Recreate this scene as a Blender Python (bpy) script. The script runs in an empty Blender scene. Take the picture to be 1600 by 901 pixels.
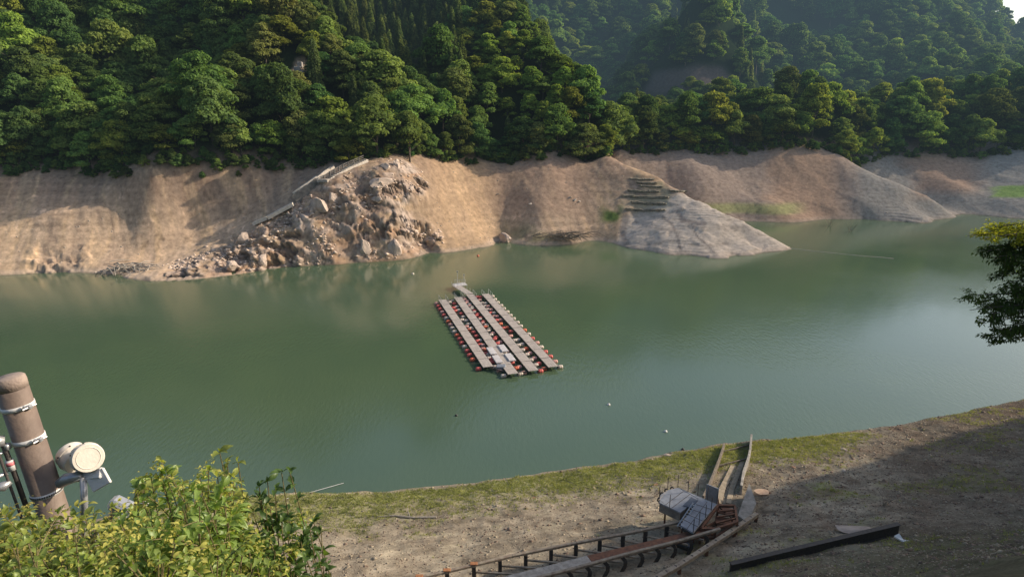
import bpy, math, random
import numpy as np
from mathutils import Vector, Matrix

random.seed(7); RS = np.random.RandomState(11)
sc = bpy.context.scene; col = sc.collection
R = math.radians

# ------------------------------------------------------------------ camera model
PITCH = R(15.9); CP, SP = math.cos(PITCH), math.sin(PITCH); CZ = 36.0
def ray(X, Y):
    u = (X - 800) / 1000; v = (Y - 450.5) / 1000
    return (u, CP - v * SP, -SP - v * CP)
def PZ(X, Y, z):
    r = ray(X, Y); t = (z - CZ) / r[2]; return Vector((r[0]*t, r[1]*t, z))
def PD(X, Y, d):
    r = ray(X, Y); t = d / r[1]; return Vector((r[0]*t, d, CZ + r[2]*t))
def PT(X, Y, t):
    r = ray(X, Y); return Vector((r[0]*t, r[1]*t, CZ + r[2]*t))
def proj(x, y, z):
    dz = z - CZ; fw = y*CP - dz*SP; dn = -(y*SP + dz*CP)
    fw = np.maximum(fw, .01)
    return 800 + 1000*x/fw, 450.5 + 1000*dn/fw, fw

cam = bpy.data.cameras.new('camera'); co = bpy.data.objects.new('camera', cam); col.objects.link(co)
co.location = (0, 0, CZ); co.rotation_euler = (math.pi/2 - PITCH, 0, 0)
cam.sensor_width = 36; cam.lens = 22.5; cam.clip_end = 5000; cam.clip_start = .05; sc.camera = co

# ------------------------------------------------------------------ numpy noise
def _h(ix, iy, s):
    n = (ix.astype(np.int64)*374761393 + iy.astype(np.int64)*668265263 + s*1442695041) & 0x7fffffff
    n = ((n ^ (n >> 13)) * 1274126177) & 0x7fffffff
    n = n ^ (n >> 16)
    return (n & 0xffff) / 65535.0
def vn(x, y, s=0):
    ix = np.floor(x); iy = np.floor(y); fx = x-ix; fy = y-iy
    fx = fx*fx*fx*(fx*(fx*6-15)+10); fy = fy*fy*fy*(fy*(fy*6-15)+10)
    a = _h(ix,iy,s); b = _h(ix+1,iy,s); c = _h(ix,iy+1,s); d = _h(ix+1,iy+1,s)
    return (a*(1-fx)+b*fx)*(1-fy)+(c*(1-fx)+d*fx)*fy
def fbm(x, y, s=0, o=4, g=.5):
    t = 0; a = 1; n = 0
    for k in range(o):
        t = t + a*(vn(x*(2**k)+k*17.3, y*(2**k)-k*9.1, s+k)-.5); n += a; a *= g
    return t/n*2          # about -1..1
def cells(x, y, s=0):
    """angular blocks: each Voronoi cell is a tilted plane"""
    ix = np.floor(x); iy = np.floor(y); best = np.full(x.shape, 9.); val = np.zeros(x.shape); b2 = np.full(x.shape, 9.)
    for dx in (-1,0,1):
        for dy in (-1,0,1):
            cx = ix+dx+_h(ix+dx,iy+dy,s+1); cy = iy+dy+_h(ix+dx,iy+dy,s+2)
            d = (x-cx)**2+(y-cy)**2
            tx = _h(ix+dx,iy+dy,s+3)-.5; ty = _h(ix+dx,iy+dy,s+4)-.5
            v = _h(ix+dx,iy+dy,s+5)-.5 + tx*1.3*(x-cx)+ty*1.3*(y-cy)
            m = d < best
            b2 = np.where(m, best, np.minimum(b2, d)); val = np.where(m, v, val); best = np.where(m, d, best)
    return val, np.sqrt(b2)-np.sqrt(best)
def sst(a, b, x):
    t = np.clip((x-a)/(b-a), 0, 1); return t*t*(3-2*t)
def poly_in(px, py, poly):
    """signed distance (positive inside)"""
    inside = np.zeros(px.shape, bool); dist = np.full(px.shape, 1e9)
    n = len(poly)
    for i in range(n):
        x0,y0 = poly[i]; x1,y1 = poly[(i+1)%n]
        c = ((y0 > py) != (y1 > py)) & (px < (x1-x0)*(py-y0)/((y1-y0) or 1e-9)+x0)
        inside ^= c
        ex,ey = x1-x0,y1-y0; t = np.clip(((px-x0)*ex+(py-y0)*ey)/(ex*ex+ey*ey),0,1)
        dist = np.minimum(dist, np.hypot(px-x0-t*ex, py-y0-t*ey))
    return np.where(inside, dist, -dist)

# ------------------------------------------------------------------ far terrain control points
C = []
def w(X, Y, under=True):
    p = PZ(X, Y, 0); C.append((p.x, p.y, 0))
    if under: C.append((p.x*.93, p.y*.93, -5))
    return p
def k(X, Y, d): p = PD(X, Y, d); C.append((p.x, p.y, p.z))
def kz(X, d, z):      # column X (measured at the horizon), depth d, height z
    C.append(((X-800)/1000/ (CP+.285*SP) * d, d, z))
for X, Wy, Ty, dd in [(-350,436,274,26),(-200,433,272,26),(-100,431,270,26),(0,430,268,26),(60,427,266,26),(110,426,266,27),(165,428,270,27),(200,436,270,27),
                      (240,440,268,27),(300,437,266,28),(350,432,264,28),(400,425,262,27),(450,417,261,26),(500,414,259,25),(550,411,254,24),
                      (600,408,246,22),(650,402,246,26),(700,395,251,30),(740,389,251,32),(765,385,250,32),(782,377,250,33),(810,382,249,30),(850,384,247,29),
                      (890,382,247,30),(925,376,247,32)]:
    p = w(X, Wy); k(X, Ty, p.y + dd)
k(230,418,143); k(300,395,148); k(350,380,150); k(400,358,152); k(430,338,154); k(465,310,157.5); k(500,290,159); k(530,275,161)
k(440,385,147); k(500,355,151); k(560,340,154); k(600,320,157); k(600,275,162); k(640,300,165); k(550,285,159.5)
k(300,330,158); k(350,320,160); k(400,310,162); k(200,350,153); k(100,345,151); k(0,345,150); k(650,350,163); k(700,330,172); k(740,330,178)
k(780,320,184); k(850,320,181); k(900,320,184); k(850,280,189)
# spur 1
w(965,382); w(985,388); w(1010,392); w(1040,397); w(1075,400); w(1130,404); w(1180,398); w(1215,393); w(1238,388)
for X,Y,d in [(930,325,183.5),(960,330,182),(960,290,189.5),(945,247,200),(1000,340,179.5),(1000,290,188.5),(1000,264,196),(960,248,201),(1030,300,186),(1030,277,192),(1030,350,172),
              (1060,345,172),(1060,320,179),(1060,297,187),(1100,350,168),(1100,332,174),(1100,318,180),(1130,360,166),(1130,333,176),(1130,385,160),
              (1165,370,166),(1165,349,172),(1200,375,165),(1200,367,169),(1222,380,166)]: k(X,Y,d)
p = PZ(1243,389,0); C.append((p.x+4,p.y,-2.5)); C.append((p.x+10,p.y,-5)); C.append((p.x+2,p.y+9,-4)); C.append((p.x-6,p.y+12,-3))
# hollow behind spur 1
for X,d,z in [(960,212,15),(990,208,11),(1000,214,8),(1030,205,4),(1060,200,.5),(1030,216,5),(1060,214,3),(1060,207,0),(1100,196,-1.5),(1100,205,-1),(1140,190,-3),(1140,201,-2),(1180,188,-4),(1200,183,-4),(1200,196,-3.5),(1240,195,-4.5),(1290,195,-4)]: kz(X,d,z)
# bank 2
for X,Wy,Ty,dd in [(1120,346,238,34),(1170,346,239,34),(1200,347,239,34),(1240,348,239,33),(1300,343,238,32),(1350,343,0,0),(1400,346,0,0),(1430,348,0,0),(1455,348,0,0),(1480,342,0,0),(1495,338,0,0)]:
    p = w(X, Wy, X > 1150)
    if dd: k(X, Ty, p.y+dd)
for X,Y,d in [(960,238,232),(1000,239,235),(1050,238,238),(1100,300,216),(1080,262,226),(1130,330,210),(1160,300,220),(1200,322,211),(1200,285,225),(1250,325,212),(1250,290,223),
              (1300,325,213),(1300,285,224),(1310,241,238),(1350,265,230),(1350,320,213),(1400,286,223),(1400,320,213),(1440,305,219),(1440,325,214),(1470,322,216),(1330,252,235)]: k(X,Y,d)
for X,d,z in [(1400,236,7),(1440,234,5),(1370,244,12),(1340,250,17),(1480,228,1.5),(1470,232,3)]: kz(X,d,z)
# bank 3
for X,Wy,Ty in [(1515,335,236),(1550,338,236),(1600,342,237),(1700,348,238),(1850,356,242),(2050,366,250)]:
    p = w(X,Wy); k(X,Ty,p.y+40); k(X,(Wy+Ty)/2+6,p.y+17)
for X,Y,d in [(1350,238,252),(1400,238,256),(1450,236,256),(1400,262,248),(1450,270,244),(1500,290,234),(1480,300,231)]: k(X,Y,d)
# hill A
for X in (-350,-200,-60): kz(X,200,52); kz(X,240,82); kz(X,340,150); kz(X,480,200)
for X,d,z in [(20,188,38),(20,230,74),(20,330,142),(20,470,195),(130,200,40),(130,240,66),(130,340,138),(250,188,27),(250,215,40),(250,250,66),(250,340,132),(250,470,190),
              (360,200,38),(360,240,72),(360,340,140),(440,185,33),(440,205,52),(440,245,84),(440,340,148),(440,470,195),(520,195,38),(520,235,62),(520,300,102),
              (600,200,33),(600,235,43),(600,262,62),(600,310,98),(600,400,150),(600,500,190),(680,208,32),(680,235,44),(680,265,64),(680,310,97),(680,400,140),
              (740,215,36),(740,245,56),(740,285,84),(740,320,104),(740,370,96),(780,215,36),(780,245,58),(785,268,73),(785,300,72),(790,340,45),(820,215,36),(820,242,55),(825,262,58),(825,290,40),
              (860,215,37),(860,236,48),(865,252,42),(870,280,22),(890,212,33),(895,228,38),(895,250,24),(940,208,24),(945,216,23),(950,232,17),(985,222,12),(900,300,10),(960,260,12)]: kz(X,d,z)
# mound behind bank 2 and bank 3
for X,d,z in [(990,255,26),(1060,262,28),(1120,262,28),(1180,262,33),(1250,264,36),(1300,262,31),(1335,262,25),(1390,275,32),(1450,275,29),(1500,285,33),(1560,295,36),(1650,300,38),(1800,300,44),(2000,300,50),
              (1060,295,24),(1180,300,22),(1250,300,22),(1350,310,22),(1450,330,24)]: kz(X,d,z)
# hill B
for X,d,z in [(990,345,42),(1040,350,64),(1100,355,79),(1140,350,66),(1185,345,44),(1210,345,30),(1040,325,38),(1100,325,44),(1150,325,36),(1100,400,70),(1020,400,60),(950,330,20),(920,380,22)]: kz(X,d,z)
# hill C
for X,d,z in [(850,420,60),(950,440,62),(1100,460,75),(1200,430,60),(1300,400,48),(1400,380,42),(1500,380,48),(1600,370,40),(1750,380,42),
              (1250,380,28),(850,520,130),(950,540,130),(1100,540,122),(1250,520,102),(1400,500,86),(1500,500,74),(1600,480,50),(1750,480,50),
              (850,680,215),(950,680,205),(1100,680,195),(1200,670,175),(1300,650,150),(1400,620,122),(1480,600,94),(1540,590,68),(1600,590,58),(1650,590,52),(1750,590,50),(1900,600,80),
              (600,620,230),(300,620,230),(0,600,230),(1100,800,150),(1400,760,80),(1600,700,40),(1750,700,35)]: kz(X,d,z)
C = np.array(C, float)
# drop near-duplicates
keep = []
for i in range(len(C)):
    if all((C[i,0]-C[j,0])**2+(C[i,1]-C[j,1])**2 > 4 for j in keep): keep.append(i)
C = C[keep]
def phi(r2): return np.sqrt(r2 + 9.0)
D2 = (C[:,None,0]-C[None,:,0])**2+(C[:,None,1]-C[None,:,1])**2
n = len(C); A = np.zeros((n+1,n+1)); A[:n,:n] = -phi(D2) ; A[:n,n] = 1; A[n,:n] = 1
A[:n,:n] += np.eye(n)*.02
WT = np.linalg.solve(A, np.concatenate([C[:,2],[0]]))
def rbf(x, y):
    x = np.asarray(x, float); y = np.asarray(y, float); sh = x.shape; x = x.ravel(); y = y.ravel(); out = np.empty(len(x))
    for a in range(0, len(x), 20000):
        d = (x[a:a+20000,None]-C[None,:,0])**2+(y[a:a+20000,None]-C[None,:,1])**2
        out[a:a+20000] = -phi(d)@WT[:n]+WT[n]
    return out.reshape(sh)

HEAD = [(215,447),(280,405),(350,378),(400,352),(455,312),(495,288),(560,258),(600,244),(640,243),(668,285),(650,330),(700,372),(700,400),(600,414),(400,432)]
ROCK2 = [(655,350),(690,355),(700,385),(665,388)]
SPURG = [(972,340),(1010,325),(1060,300),(1110,310),(1260,385),(1240,400),(1130,412),(1010,400),(962,386)]
TERR = [(962,283),(1000,272),(1040,283),(1058,318),(1030,334),(975,338),(958,310)]
SPUR2 = [(1300,300),(1330,255),(1400,280),(1500,340),(1450,355),(1330,340)]
def far_h(x, y):
    x = np.asarray(x,float); y = np.asarray(y,float); z = rbf(x, y)
    X, Y, fw = proj(x, y, z)
    wX = X + 14*fbm(x/9, y/9, 5); wY = Y + 9*fbm(x/9, y/9, 8)
    head = sst(-6, 14, poly_in(wX, wY, HEAD)) * (y < 185)
    spur = sst(-3, 6, poly_in(X, Y, SPURG)) * (y < 200)
    terr = sst(-3, 4, poly_in(X, Y, TERR)) * (y < 205)
    sp2 = sst(-4, 10, poly_in(X, Y, SPUR2)) * (y > 200) * (y < 245)
    bare = (z < 24) & (y < 262)
    above = sst(-1.5, 2.5, z)
    hill = sst(22, 40, z)
    # broad undulation and downslope rills
    z = z + above*(.7*fbm(x/14, y/14, 21, 4)*(1-spur*.8))
    rill = fbm(x/5.5+.3*y/6+.5*fbm(x/9,y/9,34), y/13, 33, 4, .42); z = z + above*.38*rill*(1-spur)*(1-head*.5)*(1-hill)*(1-.7*sp2)
    z = z + .16*fbm(x/1.3, y/1.3, 40, 3)*(1-spur*.6)*(1-hill)
    # jointed rock on the headland
    hz_ = z*1.25+y*.35; wx = 1.2*fbm(x/4,hz_/4,2)
    ca, _ = cells((x+wx+hz_*.35)/5.0, hz_/4.0, 3); cb, eb = cells((x+wx+hz_*.3)/2.3, hz_/2.0, 9); cc, ec = cells((x+hz_*.3)/1.05, hz_/.95, 15)
    am = head*(.25+.75*sst(-.25,.3,fbm(x/9,hz_/7,77)))*sst(-1,1.5,z)
    push = am*(2.6*ca + 2.1*cb + 1.2*cc - .5*sst(.10,0,eb)) + head*1.6*fbm(x/7+hz_/18, hz_/26, 91, 2)
    # left bank rock near the water
    lb = sst(8,0,z)*sst(-8,0,z)*sst(300,60,X)*sst(-.2,.3,fbm(x/8,y/8,51)); z = z + lb*(1.4*cb+.5*cc)
    # strata on the low spur
    st = .42; q = z/st + .9*fbm(x/12,y/9,61); f = q-np.floor(q); z = z + spur*st*(.2+.8*sst(-.1,.5,fbm(x/8,y/6,64)))*(sst(.25,.75,f)-f)
    z = z + spur*(.35*fbm(x/5,y/5,66)+.28*(cells(x/3.4,y/2.2,71)[0]))
    st = 1.7; q = z/st + .18*fbm(x/9,y/9,62); f = q-np.floor(q); z = z + .25*terr*st*(sst(.44,.56,f)-f)
    st = .8; q = z/st+1.2*fbm(x/14,y/9,63); f = q-np.floor(q); z = z + sp2*sst(8,4,z)*st*.8*sst(0,.4,fbm(x/9,y/7,65))*(sst(.3,.7,f)-f)
    # hills: folded ridges
    z = z + hill*(5.0*fbm(x/45,y/45,81,4)) + sst(40,90,z)*(y>360)*30*(1-2*np.abs(fbm(x/75+.4*y/75,y/150,85,3)))
    return z, dict(X=X,Y=Y,head=head,spur=spur,terr=terr,sp2=sp2,hill=hill,rill=rill,ca=ca,cb=cb,push=push,eb=eb,ec=ec)

# ------------------------------------------------------------------ near terrain
SAZ, SEL = 78.0, 27.5
_s = np.array([math.sin(R(SAZ))*math.cos(R(SEL)), math.cos(R(SAZ))*math.cos(R(SEL)), math.sin(R(SEL))])
_n = np.cross(np.array([-6.8-60,33.6-66.0,5-1.5]), _s); _n = _n/_n[2]
WN = [PZ(*q,0) for q in [(-300,900),(60,830),(230,795),(350,777),(450,772),(530,770),(620,765),(700,757),(800,745),(900,730),(1000,717),(1060,705),(1100,698),(1130,693),(1200,686),(1300,677),(1400,664),(1500,645),(1600,623),(1750,598),(2100,560)]]
WNx = np.array([p.x for p in WN]); WNy = np.array([p.y for p in WN])
def near_h(x, y, detail=True):
    x = np.asarray(x,float); y = np.asarray(y,float)
    yw = np.interp(x, WNx, WNy) + .35*fbm(x/2.5, y*0+3, 7, 3)
    s = yw - y
    z = np.interp(s, [-40,-6,0,.6,3,10,20,26,34,45,52,55,57,60,66,90,200], [-14,-2.5,0,.25,.75,2.3,4.9,7,12,21.5,28.5,31.2,33.6,34.2,36,50,100])
    rz = np.clip(1.5-_n[0]*(x-60)-_n[1]*(y-66.0) + 6*fbm(x/9,y/9,99) + 3*fbm(x/3,y/3,98), -20, 58)  # unseen hill off to the right, its slope shaped to shade the shore
    z = np.maximum(z, rz - 90*(1-sst(70,84,x)))
    if detail:
        on = sst(-.3,1,s)
        z = z + on*(.28*fbm(x/5,y/5,101,3)+.10*fbm(x/1.1,y/1.1,102,3)+.05*fbm(x/.35,y/.35,103,2))
        rough = sst(30,45,x)*sst(0,20,s); z = z + rough*.5*np.maximum(0,fbm(x/2.2,y/2.2,105,3))
    return z
def gz(x, y): return float(near_h(np.array([x]),np.array([y]))[0])
def hit(X, Y, lift=0.):
    r = ray(X, Y); t = np.linspace(10, 110, 2500)
    zz = near_h(r[0]*t, r[1]*t)+lift; rz = CZ+r[2]*t; i = int(np.argmax(rz <= zz))
    if i == 0: i = len(t)-1
    return Vector((r[0]*t[i], r[1]*t[i], rz[i]))
def hitfar(X, Y):
    r = ray(X, Y); t = np.linspace(120, 330, 3000)
    zz, _ = far_h(r[0]*t, r[1]*t); rz = CZ+r[2]*t; i = int(np.argmax(rz <= np.maximum(zz,0)))
    if i == 0: i = len(t)-1
    return Vector((r[0]*t[i], r[1]*t[i], rz[i]))

# ------------------------------------------------------------------ material helpers
def newmat(name):
    m = bpy.data.materials.new(name); m.use_nodes = True; nt = m.node_tree
    for nd in list(nt.nodes): nt.nodes.remove(nd)
    out = nt.nodes.new('ShaderNodeOutputMaterial'); return m, nt, out
def N(nt, t, **kw):
    nd = nt.nodes.new(t)
    for a, b in kw.items():
        if a.startswith('i_'): nd.inputs[a[2:].replace('_',' ')].default_value = b
        else: setattr(nd, a, b)
    return nd
def ramp(nt, fac, stops):
    r = nt.nodes.new('ShaderNodeValToRGB'); e = r.color_ramp.elements
    e[0].position, e[0].color = stops[0][0], (*stops[0][1],1); e[1].position, e[1].color = stops[-1][0], (*stops[-1][1],1)
    for p, c in stops[1:-1]: q = e.new(p); q.color = (*c,1)
    nt.links.new(fac, r.inputs['Fac']); return r
def rough_mat(name, c, c2=None, scale=3, rough=.85, bump=.3, metal=0, stain=None, detail=8):
    """weathered solid: two-tone noise, speckle and bump"""
    m, nt, out = newmat(name); L = nt.links.new
    tc = N(nt,'ShaderNodeTexCoord'); ns = N(nt,'ShaderNodeTexNoise'); ns.inputs['Scale'].default_value = scale; ns.inputs['Detail'].default_value = detail
    ns.inputs['Roughness'].default_value = .65; L(tc.outputs['Object'], ns.inputs['Vector'])
    c2 = c2 or tuple(v*.6 for v in c)
    st = [(.32,c2),(.6,c)]
    if stain: st.append((.78,stain))
    rp = ramp(nt, ns.outputs['Fac'], st)
    n2 = N(nt,'ShaderNodeTexNoise'); n2.inputs['Scale'].default_value = scale*6; n2.inputs['Detail'].default_value = 4; L(tc.outputs['Object'], n2.inputs['Vector'])
    bp = N(nt,'ShaderNodeBump'); bp.inputs['Strength'].default_value = bump; bp.inputs['Distance'].default_value = .03; L(n2.outputs['Fac'], bp.inputs['Height'])
    b = N(nt,'ShaderNodeBsdfPrincipled'); L(rp.outputs['Color'], b.inputs['Base Color']); b.inputs['Roughness'].default_value = rough; b.inputs['Metallic'].default_value = metal
    L(bp.outputs['Normal'], b.inputs['Normal']); L(b.outputs[0], out.inputs[0]); return m
def leaf_mat(name, dark, light, trans=.35, vary=.35, scale=.35, gloss=.0):
    m, nt, out = newmat(name); L = nt.links.new
    tc = N(nt,'ShaderNodeTexCoord'); ns = N(nt,'ShaderNodeTexNoise'); ns.inputs['Scale'].default_value = scale; ns.inputs['Detail'].default_value = 5
    L(tc.outputs['Object'], ns.inputs['Vector']); rp = ramp(nt, ns.outputs['Fac'], [(.35,dark),(.68,light)])
    oi = N(nt,'ShaderNodeObjectInfo'); hs = N(nt,'ShaderNodeHueSaturation')
    mr = N(nt,'ShaderNodeMapRange'); L(oi.outputs['Random'], mr.inputs[0]); mr.inputs[3].default_value = 1-vary; mr.inputs[4].default_value = 1+vary; L(mr.outputs[0], hs.inputs['Value'])
    m2 = N(nt,'ShaderNodeMath', operation='FRACT'); m3 = N(nt,'ShaderNodeMath', operation='MULTIPLY'); m3.inputs[1].default_value = 7.31; L(oi.outputs['Random'], m3.inputs[0]); L(m3.outputs[0], m2.inputs[0])
    mh = N(nt,'ShaderNodeMapRange'); L(m2.outputs[0], mh.inputs[0]); mh.inputs[3].default_value = .475; mh.inputs[4].default_value = .525; L(mh.outputs[0], hs.inputs['Hue'])
    hs.inputs['Saturation'].default_value = .95; L(rp.outputs[0], hs.inputs['Color'])
    d = N(nt,'ShaderNodeBsdfDiffuse'); t = N(nt,'ShaderNodeBsdfTranslucent'); L(hs.outputs[0], d.inputs[0])
    tm = N(nt,'ShaderNodeMix', data_type='RGBA', blend_type='MULTIPLY'); tm.inputs[0].default_value = 1; L(hs.outputs[0], tm.inputs[6]); tm.inputs[7].default_value = (1.35,1.3,.6,1); L(tm.outputs[2], t.inputs[0])
    mx = N(nt,'ShaderNodeMixShader'); mx.inputs[0].default_value = trans; L(d.outputs[0], mx.inputs[1]); L(t.outputs[0], mx.inputs[2]); last = mx
    if gloss:
        g = N(nt,'ShaderNodeBsdfGlossy'); g.inputs['Roughness'].default_value = .45; g.inputs[0].default_value = (.8,.85,.8,1)
        m4 = N(nt,'ShaderNodeMixShader'); m4.inputs[0].default_value = gloss; L(mx.outputs[0], m4.inputs[1]); L(g.outputs[0], m4.inputs[2]); last = m4
    L(last.outputs[0], out.inputs[0]); return m
def ground_mat(name, bump=.6, scale=1., dist=.12, vor=-.1):
    m, nt, out = newmat(name); L = nt.links.new
    at = N(nt,'ShaderNodeAttribute', attribute_name='tint'); ge = N(nt,'ShaderNodeNewGeometry')
    n1 = N(nt,'ShaderNodeTexNoise'); n1.inputs['Scale'].default_value = 1.6*scale; n1.inputs['Detail'].default_value = 8; n1.inputs['Roughness'].default_value = .7; L(ge.outputs['Position'], n1.inputs['Vector'])
    rp = ramp(nt, n1.outputs['Fac'], [(.28,(.62,.60,.58)),(.5,(1.,1.,1.)),(.72,(1.32,1.31,1.28))])
    mu = N(nt,'ShaderNodeMix', data_type='RGBA', blend_type='MULTIPLY'); mu.inputs[0].default_value = 1; L(at.outputs['Color'], mu.inputs[6]); L(rp.outputs[0], mu.inputs[7])
    n2 = N(nt,'ShaderNodeTexVoronoi'); n2.inputs['Scale'].default_value = 3.4*scale; L(ge.outputs['Position'], n2.inputs['Vector'])
    ad = N(nt,'ShaderNodeMath', operation='ADD'); L(n1.outputs['Fac'], ad.inputs[0]); mm = N(nt,'ShaderNodeMath', operation='MULTIPLY'); mm.inputs[1].default_value = vor; L(n2.outputs['Distance'], mm.inputs[0]); L(mm.outputs[0], ad.inputs[1])
    bp = N(nt,'ShaderNodeBump'); bp.inputs['Strength'].default_value = bump; bp.inputs['Distance'].default_value = dist; L(ad.outputs[0], bp.inputs['Height'])
    b = N(nt,'ShaderNodeBsdfDiffuse'); b.inputs['Roughness'].default_value = .6; L(mu.outputs[2], b.inputs[0]); L(bp.outputs[0], b.inputs['Normal']); L(b.outputs[0], out.inputs[0]); return m

# ------------------------------------------------------------------ mesh helpers
def mesh_np(name, v, f, mat, smooth=False, tint=None):
    v = np.asarray(v, np.float32); f = np.asarray(f, np.int32); me = bpy.data.meshes.new(name)
    me.vertices.add(len(v)); me.vertices.foreach_set('co', v.ravel())
    kf = f.shape[1]; me.loops.add(f.size); me.loops.foreach_set('vertex_index', f.ravel())
    me.polygons.add(len(f)); me.polygons.foreach_set('loop_start', np.arange(len(f), dtype=np.int32)*kf)
    me.update(calc_edges=True)
    if smooth: me.polygons.foreach_set('use_smooth', np.ones(len(f), bool))
    if tint is not None:
        a = me.color_attributes.new('tint','FLOAT_COLOR','POINT'); a.data.foreach_set('color', np.concatenate([tint, np.ones((len(v),1))],1).astype(np.float32).ravel())
    if mat: me.materials.append(mat)
    me.validate(); return me
def link(name, me, parent=None, loc=None, rot=None, scale=None):
    o = bpy.data.objects.new(name, me); col.objects.link(o)
    if parent: o.parent = parent
    if loc is not None: o.location = loc
    if rot is not None: o.rotation_euler = rot
    if scale is not None: o.scale = scale
    return o
def tag(o, label=None, cat=None, group=None, kind=None):
    if label: o['label'] = label
    if cat: o['category'] = cat
    if group: o['group'] = group
    if kind: o['kind'] = kind
    return o
def thing(name, label, cat, loc=(0,0,0), rz=0, group=None):
    o = bpy.data.objects.new(name, None); o.empty_display_size = .3; col.objects.link(o); o.location = loc; o.rotation_euler = (0,0,rz)
    return tag(o, label, cat, group)
class MB:
    """collects shapes into one mesh"""
    def __init__(s): s.v = []; s.f = []
    def add(s, v, f):
        b = len(s.v); s.v += [tuple(q) for q in v]; s.f += [tuple(b+i for i in q) for q in f]; return s
    def box(s, c, d, M=None, bev=0):
        hx,hy,hz = d[0]/2,d[1]/2,d[2]/2; b = min(bev, hx*.9, hy*.9, hz*.9)
        if b <= 0:
            v = [Vector((x*hx,y*hy,z*hz)) for x in (-1,1) for y in (-1,1) for z in (-1,1)]
            f = [(0,1,3,2),(4,6,7,5),(0,4,5,1),(2,3,7,6),(0,2,6,4),(1,5,7,3)]
        else:
            v = []; idx = {}
            for x in (-1,1):
                for y in (-1,1):
                    for z in (-1,1):
                        for a in range(3):
                            q = [x*(hx-b),y*(hy-b),z*(hz-b)]; q[a] = (x*hx,y*hy,z*hz)[a]
                            idx[(x,y,z,a)] = len(v); v.append(Vector(q))
            f = []
            for a in range(3):
                o1,o2 = [q for q in range(3) if q != a]
                for sg in (-1,1):
                    q = []
                    for (p1,p2) in ((-1,-1),(1,-1),(1,1),(-1,1)):
                        kk = [0,0,0]; kk[a]=sg; kk[o1]=p1; kk[o2]=p2; q.append(idx[(*kk,a)])
                    f.append(tuple(q))
            for a in range(3):
                o1,o2 = [q for q in range(3) if q != a]
                for s1 in (-1,1):
                    for s2 in (-1,1):
                        k0=[0,0,0];k1=[0,0,0];k0[a]=-1;k1[a]=1;k0[o1]=k1[o1]=s1;k0[o2]=k1[o2]=s2
                        f.append((idx[(*k0,o1)],idx[(*k1,o1)],idx[(*k1,o2)],idx[(*k0,o2)]))
            for x in (-1,1):
                for y in (-1,1):
                    for z in (-1,1): f.append((idx[(x,y,z,0)],idx[(x,y,z,1)],idx[(x,y,z,2)]))
        if M: v = [M @ q for q in v]
        return s.add([q+Vector(c) for q in v], f)
    def bar(s, a, b, wd, h, up=(0,0,1), bev=0):
        a = Vector(a); b = Vector(b); d = b-a; L = d.length
        if L < 1e-6: return s
        x = d/L; y = Vector(up).cross(x)
        if y.length < 1e-4: y = Vector((0,1,0)).cross(x)
        y.normalize(); z = x.cross(y); M = Matrix((x,y,z)).transposed()
        return s.box((a+b)/2, (L,wd,h), M, bev)
    def tube(s, pts, r, n=8, cap=True):
        pts = [Vector(p) for p in pts]; rs = r if isinstance(r,(list,tuple)) else [r]*len(pts); vv = []; ff = []
        pu = None
        for i,p in enumerate(pts):
            t = (pts[min(i+1,len(pts)-1)]-pts[max(i-1,0)]); t = t.normalized() if t.length>1e-9 else Vector((0,0,1))
            u = pu if pu is not None else (Vector((0,0,1)) if abs(t.z)<.9 else Vector((1,0,0)))
            u = (u - t*u.dot(t)); u = u.normalized() if u.length>1e-6 else t.orthogonal().normalized(); pu = u; w_ = t.cross(u)
            for j in range(n):
                a = 2*math.pi*j/n; vv.append(p+(u*math.cos(a)+w_*math.sin(a))*rs[i])
        for i in range(len(pts)-1):
            for j in range(n): ff.append((i*n+j,i*n+(j+1)%n,(i+1)*n+(j+1)%n,(i+1)*n+j))
        if cap: ff.append(tuple(range(n))[::-1]); ff.append(tuple((len(pts)-1)*n+j for j in range(n)))
        return s.add(vv, ff)
    def prism(s, poly, z0, z1):
        n_ = len(poly); vv = [(p[0],p[1],z0) for p in poly]+[(p[0],p[1],z1) for p in poly]
        ff = [tuple(range(n_))[::-1], tuple(range(n_,2*n_))]+[(i,(i+1)%n_,n_+(i+1)%n_,n_+i) for i in range(n_)]
        return s.add(vv, ff)
    def build(s, name, mat, parent=None, smooth=False, origin=None, world=True):
        """vertices are world coordinates; parent's location is subtracted (world) so parents may move"""
        v = [Vector(q) for q in s.v]; org = Vector(origin) if origin is not None else None
        me = bpy.data.meshes.new(name)
        if parent is not None and world:
            inv = rootmat(parent).inverted(); v = [inv @ q for q in v]
        elif org is not None: v = [q-org for q in v]
        me.from_pydata(v, [], s.f); me.update()
        if smooth:
            for p in me.polygons: p.use_smooth = True
        if mat: me.materials.append(mat)
        o = link(name, me, parent)
        if org is not None and parent is None: o.location = org
        import bmesh
        bm = bmesh.new(); bm.from_mesh(me); bmesh.ops.recalc_face_normals(bm, faces=bm.faces[:]); bm.to_mesh(me); bm.free()
        return o
def rootmat(o):
    m = Matrix.LocRotScale(o.location, o.rotation_euler, o.scale)
    return rootmat(o.parent) @ m if o.parent else m
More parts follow.
